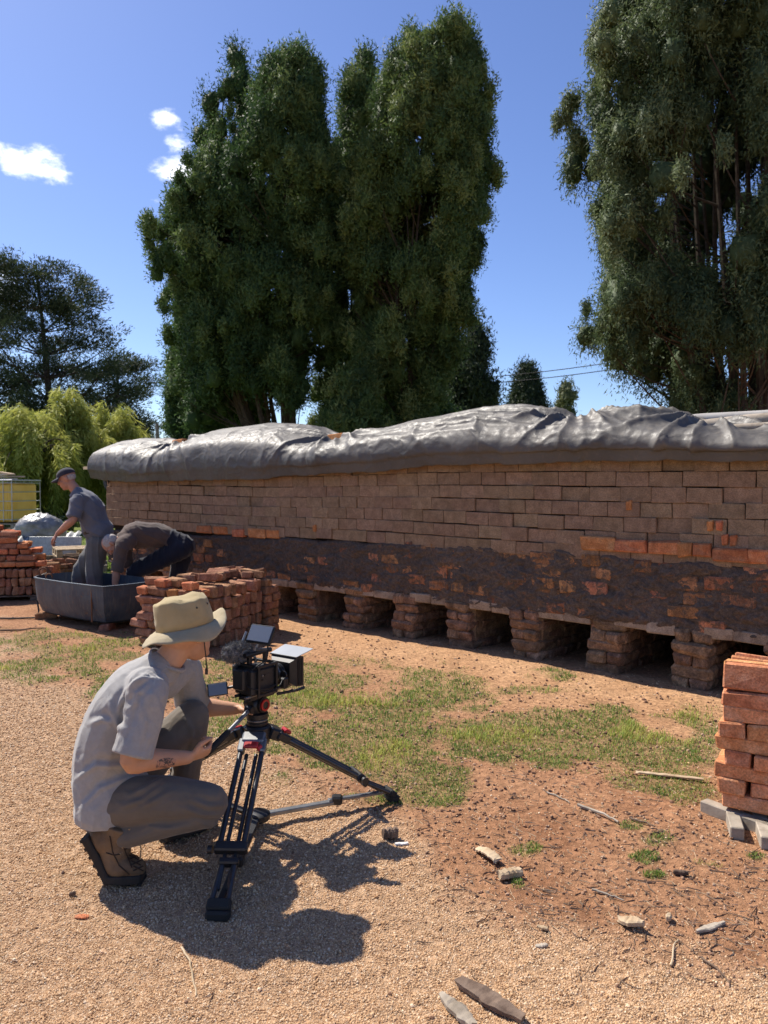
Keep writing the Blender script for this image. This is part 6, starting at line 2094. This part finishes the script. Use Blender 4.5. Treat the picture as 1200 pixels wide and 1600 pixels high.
bt = boot(V3((-1.122, 2.868, .176)), V3((-1.040, 2.865, .026)), V3((-.915, 2.862, .022)), V3((-1.000, 2.868, .222)), (0, 1, 0), (1, 0, .45), op, None)
# laces and stitched seams laid on the near boot's leather
from mathutils.bvhtree import BVHTree
bv_ = BVHTree.FromPolygons([v_.co.copy() for v_ in bt.data.vertices], [tuple(p_.vertices) for p_ in bt.data.polygons])
m_lace_d = M('dark_lace', (.030, .018, .012), (.05, .03, .02), rough=.8)
def on_boot(px, py):
    h_ = bv_.ray_cast(CAM, ray(px, py).normalized())
    return None if h_[0] is None else h_[0] + h_[1] * .002
def boot_line(pts, r, nm, mat):
    P_ = []
    for (a_, c_) in zip(pts[:-1], pts[1:]):
        for f_ in (0, .33, .66): P_.append(on_boot(a_[0] + (c_[0] - a_[0]) * f_, a_[1] + (c_[1] - a_[1]) * f_))
    P_.append(on_boot(*pts[-1]))
    P_ = [p_ for p_ in P_ if p_ is not None]
    if len(P_) > 2:
        m_ = MB(); m_.tube(P_, r, 6); m_.build(nm, mat, bt, smooth=True)
for i in range(6):
    y0 = 1311 + 8.5 * i; xl, xr = 192 + 3.2 * i, 205 + 3.6 * i
    boot_line([(xl, y0), (xr, y0 + 7)], .0028, 'lace', m_lace_d)
    boot_line([(xr, y0), (xl, y0 + 7)], .0028, 'lace', m_lace_d)
boot_line([(172, 1306), (176, 1330), (186, 1352), (202, 1366)], .0022, 'seam', m_lace_d)
boot_line([(188, 1308), (196, 1332), (206, 1356)], .0022, 'seam', m_lace_d)
boot_line([(166, 1332), (178, 1336), (190, 1334)], .0020, 'seam', m_lace_d)
sL = V3((.62, .70, 0)).normalized()
boot(V3((-.935, 3.195, .020)), V3((-.83, 3.30, .018)), V3((-.765, 3.365, .020)), V3((-.905, 3.235, .165)), (sL.y, -sL.x, 0), (0, 0, 1), op, None)
# sun hat
hf, hu, hr = frame(HF, HU)
HC = HEAD + hu * .030 - hf * .006
hat = MB()
nA = 72
def hat_ring(r0_, h, droop=lambda a: 0, ex=1.0, ey=1.0):
    q = []
    for k in range(nA):
        a = 2 * math.pi * k / nA
        r = r0_ * (1 + .022 * math.sin(3 * a + h * 30) + .012 * math.sin(7 * a - h * 40))
        q.append(HC + hf * (math.cos(a) * r * 1.06 * ex) + hr * (math.sin(a) * r * .92 * ey) + hu * (h + droop(a)))
    return q
def seam(a): return .005 * math.sin(2 * a + 2) + .003 * math.sin(5 * a + 1) + .0015 * math.sin(11 * a)
crown = [hat_ring(.1125, -.004), hat_ring(.112, .03), hat_ring(.1085, .066, seam), hat_ring(.1035, .098, seam), hat_ring(.1015, .1025, seam), hat_ring(.096, .106, seam), hat_ring(.082, .113, lambda a: .006 * math.sin(3 * a)), hat_ring(.055, .119, lambda a: .009 * math.sin(2 * a + 1)), hat_ring(.02, .120)]
vs = [p for q in crown for p in q]; fs = []
for i in range(len(crown) - 1):
    for k in range(nA): fs.append((i * nA + k, i * nA + (k + 1) % nA, (i + 1) * nA + (k + 1) % nA, (i + 1) * nA + k))
fs.append(tuple((len(crown) - 1) * nA + k for k in range(nA)))
ht_ = hat.add(vs, fs).build('sun_hat', m_khaki, op, smooth=True)
ht_.modifiers.new('t', 'SOLIDIFY').thickness = -.003
def brim_z(a, f):        # a=0 front; drooped at the sides, front edge kicked up, back down
    return f * (-.050 * math.sin(a) ** 2 + .026 * max(0, math.cos(a)) ** 2 - .030 * max(0, -math.cos(a)) ** 2 + .007 * math.sin(3 * a + .6) + .004 * math.sin(7 * a)) * (.4 + .6 * f)
rings = []
for i in range(8):
    f_ = i / 7
    rings.append([HC + hf * (math.cos(a) * (.1115 + .062 * f_) * 1.05) + hr * (math.sin(a) * (.1115 + .036 * f_) * .93) + hu * (-.003 + brim_z(a, f_) + .0011 * ((i % 2) * 2 - 1) * (1 if 1 < i < 7 else 0)) for a in (2 * math.pi * k / nA for k in range(nA))])
vs = [p for q in rings for p in q]; fs = []
for i in range(7):
    for k in range(nA): fs.append((i * nA + k, (i + 1) * nA + k, (i + 1) * nA + (k + 1) % nA, i * nA + (k + 1) % nA))
br = MB().add(vs, fs).build('brim', m_khaki_l, ht_, smooth=True)
br.modifiers.new('t', 'SOLIDIFY').thickness = .0028
for (a, h) in ((1.0, .075), (1.6, .072), (-1.3, .07)):
    m_ = MB(); nrm_ = (hf * math.cos(a) + hr * math.sin(a)); c_ = HC + hf * (math.cos(a) * .1085 * 1.06) + hr * (math.sin(a) * .1085 * .92) + hu * h
    m_.lathe([(.0042, 0), (.0042, .002), (.002, .003)], c_, nrm_, n=12); m_.build('eyelet', m_blk, ht_, smooth=True)
# chin cord
c0 = HEAD + hr * .075 + hf * .02 - hu * .01
m_ = MB(); m_.tube([c0 + hu * .05, c0, c0 - V3((0, 0, .10)) + hf * .012, c0 - V3((-.002, 0, .155)) + hf * .014], .0024, 6); m_.build('chin_cord', m_blk, ht_, smooth=True)
m_ = MB(); m_.tube([c0 - V3((0, 0, .142)) + hf * .014, c0 - V3((0, 0, .165)) + hf * .014], .006, 8); m_.build('toggle', m_blk, ht_, smooth=True)
h_ = Flesh(); Mx = Matrix((hf, hr, hu)).transposed()
h_.ball(HEAD - hf * .020 + hu * .036, .088, .079, .070, Mx); h_.skin('hair', m_hairb, op, .006, 3, lambda co, no: .004 * (fbm(co * 60, 2, 231) - .5))

# ---------------------------------------------------------------- the man in the cap standing in the tub
def px8(px, py, D): return at(px, py, D)
D1 = 8.90
B0 = .115
m1 = empty('person', V3((at(143, 900, D1).x, D1, 0)), 'standing person in dark cap, slate shirt and grey trousers leaning over the tub', 'person')
HE = at(104, 748, D1); HEf = V3((-1, -.25, -.42)); HEu = V3((-.40, 0, 1))
nk = at(120, 768, D1); chest = at(138, 790, D1); waist_ = at(150, 823, D1); pel = at(153, 843, D1)
shN, shF = at(122, 781, D1 - .20), at(131, 779, D1 + .20)
elN, wrN = at(114, 812, D1 - .30), at(90, 834, D1 - .22)
elF, wrF = at(160, 805, D1 + .26), at(166, 822, D1 + .10)
hN, hF = at(153, 848, D1 - .09), at(156, 848, D1 + .09)
kN, aN = at(146, 893, D1 - .10), V3((at(150, 930, D1 - .08).x, D1 - .08, B0 + .09))
kF, aF = at(127, 893, D1 + .08), V3((at(122, 930, D1 + .1).x, D1 + .12, B0 + .09))
b = Flesh()
sx = V3((0, 1, 0))
b.limb([(pel, .155, .11), (waist_, .14, .11), (chest, .165, .115), (nk.lerp(chest, .35), .13, .08)], ref=sx)
b.limb([(nk.lerp(chest, .2), .062), (nk, .058), (nk.lerp(HE, .6), .058)], ref=sx)
add_head(b, HE, HEf, HEu, 1.02)
for (a, e, w_) in ((shN, elN, wrN), (shF, elF, wrF)):
    b.limb([(a, .055), (a.lerp(e, .5), .05), (e, .042), (e.lerp(w_, .3), .045), (w_, .028)], ref=sx)
add_hand(b, wrN, V3((-.6, .05, -.75)), V3((.7, .2, -.6)), (.5, .6, .65, .7), 1, 1.05)
add_hand(b, wrF, V3((-.5, -.3, -.8)), V3((-.3, .6, -.6)), .5, -1, 1.05)
for (h, k, a) in ((hN, kN, aN), (hF, kF, aF)):
    b.limb([(h, .08), (h.lerp(k, .5), .072), (k, .056), (a, .038)], ref=sx)
b.skin('body', m_skin2, m1, .0075, 3)
eyes(m1, HE, HEf, HEu, 1.02)
def wr_s(co, no): return .020 * (fbm(co * np.array([7, 7, 5]), 3, 241) - .5) + .012 * (1 - np.abs(np.sin((co[:, 0] * .8 + co[:, 2]) * 22 + 3 * fbm(co * 3, 2, 243)))) ** 2
s = Flesh()
s.limb([(pel + V3((0.02, 0, .10)), .195, .150), (waist_ + V3((0, 0, .0)), .188, .148), (chest + V3((.01, 0, 0)), .20, .145), (nk.lerp(chest, .28), .16, .095)], ref=sx)
for (a, e) in ((shN, elN), (shF, elF)):
    s.limb([(a.lerp(chest, .4), .10), (a, .082), (a.lerp(e, .5), .078), (a.lerp(e, .93), .076)], ref=sx, round1=False)
s.skin('shirt', m_blue, m1, .010, 3, wr_s)
def wr_t(co, no): return .022 * (fbm(co * np.array([9, 9, 4]), 3, 251) - .5) + .010 * (1 - np.abs(np.sin(co[:, 0] * 45 + 4 * fbm(co * 3, 2, 253)))) ** 2
s = Flesh()
s.limb([(pel + V3((0, 0, -.04)), .165, .128), (waist_ + V3((.01, 0, .0)), .158, .128)], ref=sx)
for (h, k, a) in ((hN, kN, aN), (hF, kF, aF)):
    s.limb([(h, .112, .118), (h.lerp(k, .5), .102, .108), (k, .086, .095), (k.lerp(a, .6), .080, .088), (a + V3((0, 0, -.03)), .078, .086)], ref=sx, round1=False)
s.skin('trousers', m_greyt, m1, .010, 4, wr_t)
mb = MB(); bp_ = waist_.lerp(pel, .30)
tdir = (chest - pel).normalized()
mb.lathe([(1, -.018), (1.02, -.016), (1.02, .016), (1, .018)], bp_, tdir, n=28, ref=sx, ex=.180, ey=.142, cap=False)
mb.build('belt', m_blk, m1, smooth=True)
for a in (aN, aF):
    f = Flesh(); f.limb([(a + V3((.05, 0, -.055)), .042, .038), (a + V3((-.05, 0, -.06)), .046, .034), (a + V3((-.15, 0, -.068)), .042, .026)], ref=sx)
    f.limb([(a + V3((.01, 0, -.05)), .045), (a + V3((.0, 0, .03)), .045)], ref=sx); f.skin('shoe', m_sole, m1, .009, 3)
# peaked cap
cf, cu, crr = frame(HEf, HEu); Mx = Matrix((cf, crr, cu)).transposed()
f = Flesh(); f.ball(HE + cu * .045 - cf * .010, .110, .092, .080, Mx)
cap = f.skin('cap', m_navyc, m1, .007, 3, cut=[(HE + cu * .035, -cu)])
vs, fs = [], []
for i in range(13):
    a = (-1.05 + 2.1 * i / 12)
    for k, r_ in enumerate((.088, .150, .172)):
        vs.append(HE + cu * (.040 - .010 * k - .030 * math.sin(a) ** 2 * (k + .5) / 2) + cf * (math.cos(a) * r_ * (1 if k == 0 else 1.0) + (.0)) + crr * (math.sin(a) * .086))
for i in range(12):
    for k in range(2): fs.append((i * 3 + k, i * 3 + k + 1, i * 3 + k + 4, i * 3 + k + 3))
pk = MB().add(vs, fs).build('peak', m_navyc, cap, smooth=True); pk.modifiers.new('t', 'SOLIDIFY').thickness = .004
f = Flesh(); f.ball(HE - cf * .028 + cu * .006, .082, .079, .062, Mx); f.skin('hair', m_hair, m1, .008, 2)

# ---------------------------------------------------------------- the man bending down to the tub
D2_ = 8.95
m2 = empty('person', V3((at(250, 900, D2_).x, D2_ + .1, 0)), 'bending person in brown pullover and navy trousers reaching down into the tub', 'person')
HE = at(175, 851, D2_ - .34); HEf = V3((-.30, -.25, -1)); HEu = V3((-1, -.1, .15))
pel = at(282, 851, D2_ + .15); wst = at(252, 838, D2_ + .10); cht = at(212, 836, D2_ - .12); nk = at(190, 843, D2_ - .26)
shN, shF = at(192, 852, D2_ - .40), at(196, 846, D2_ + .02)
elN, wrN = at(182, 893, D2_ - .42), at(179, 921, D2_ - .40)
elF, wrF = at(200, 885, D2_ + .08), at(212, 905, D2_ - .05)
hN, hF = at(282, 858, D2_ + .05), at(286, 858, D2_ + .25)
kN, aN = at(209, 896, D2_ - .02), V3((at(214, 945, D2_ + .02).x, D2_ + .02, .09))
kF, aF = at(277, 905, D2_ + .25), V3((at(287, 945, D2_ + .3).x, D2_ + .3, .09))
b = Flesh()
b.limb([(pel, .15, .115), (wst, .14, .11), (cht, .165, .12), (nk.lerp(cht, .3), .12, .08)], ref=sx)
b.limb([(nk.lerp(cht, .2), .06), (nk, .057), (nk.lerp(HE, .6), .057)], ref=sx)
add_head(b, HE, HEf, HEu, 1.0)
for (a, e, w_) in ((shN, elN, wrN), (shF, elF, wrF)):
    b.limb([(a, .055), (a.lerp(e, .5), .05), (e, .042), (e.lerp(w_, .3), .043), (w_, .029)], ref=sx)
add_hand(b, wrN, V3((-.1, 0, -1)), V3((-.3, 1, 0)), .5, 1, 1.0)
add_hand(b, wrF, V3((.2, -.3, -.9)), V3((-.6, -.6, 0)), .5, -1, 1.0)
for (h, k, a) in ((hN, kN, aN), (hF, kF, aF)):
    b.limb([(h, .08), (h.lerp(k, .5), .072), (k, .055), (a, .038)], ref=sx)
b.skin('body', m_skin2, m2, .0075, 3)
eyes(m2, HE, HEf, HEu)
s = Flesh()
s.limb([(pel.lerp(wst, .55), .165, .125), (wst, .178, .138), (cht, .195, .150), (nk.lerp(cht, .28), .145, .10)], ref=sx)
for (a, e) in ((shN, elN), (shF, elF)):
    s.limb([(a.lerp(cht, .4), .10), (a, .080), (a.lerp(e, .5), .070), (a.lerp(e, 1.0), .066)], ref=sx, round1=False)
s.skin('pullover', m_brown, m2, .010, 3, wr_s)
s = Flesh()
s.limb([(pel + V3((.035, 0, -.02)), .165, .135), (pel.lerp(wst, .62), .158, .130)], ref=sx)
for (h, k, a) in ((hN, kN, aN), (hF, kF, aF)):
    s.limb([(h, .110, .122), (h.lerp(k, .5), .095, .108), (k, .080, .088), (k.lerp(a, .6), .070, .076), (a + V3((0, 0, -.03)), .066, .072)], ref=sx, round1=False)
s.skin('trousers', m_navy, m2, .010, 4, wr_t)
for a in (aN, aF):
    f = Flesh(); f.limb([(a + V3((.05, 0, -.055)), .042, .038), (a + V3((-.05, 0, -.06)), .046, .034), (a + V3((-.15, 0, -.068)), .042, .026)], ref=sx)
    f.limb([(a + V3((.01, 0, -.05)), .045), (a + V3((.0, 0, .03)), .045)], ref=sx); f.skin('shoe', m_sole, m2, .009, 3)
cf, cu, crr = frame(HEf, HEu); Mx = Matrix((cf, crr, cu)).transposed()
f = Flesh(); f.ball(HE - cf * .020 + cu * .028, .098, .084, .088, Mx)
f.skin('hair', m_hair, m2, .007, 2, lambda co, no: .006 * (fbm(co * 40, 2, 261) - .5))
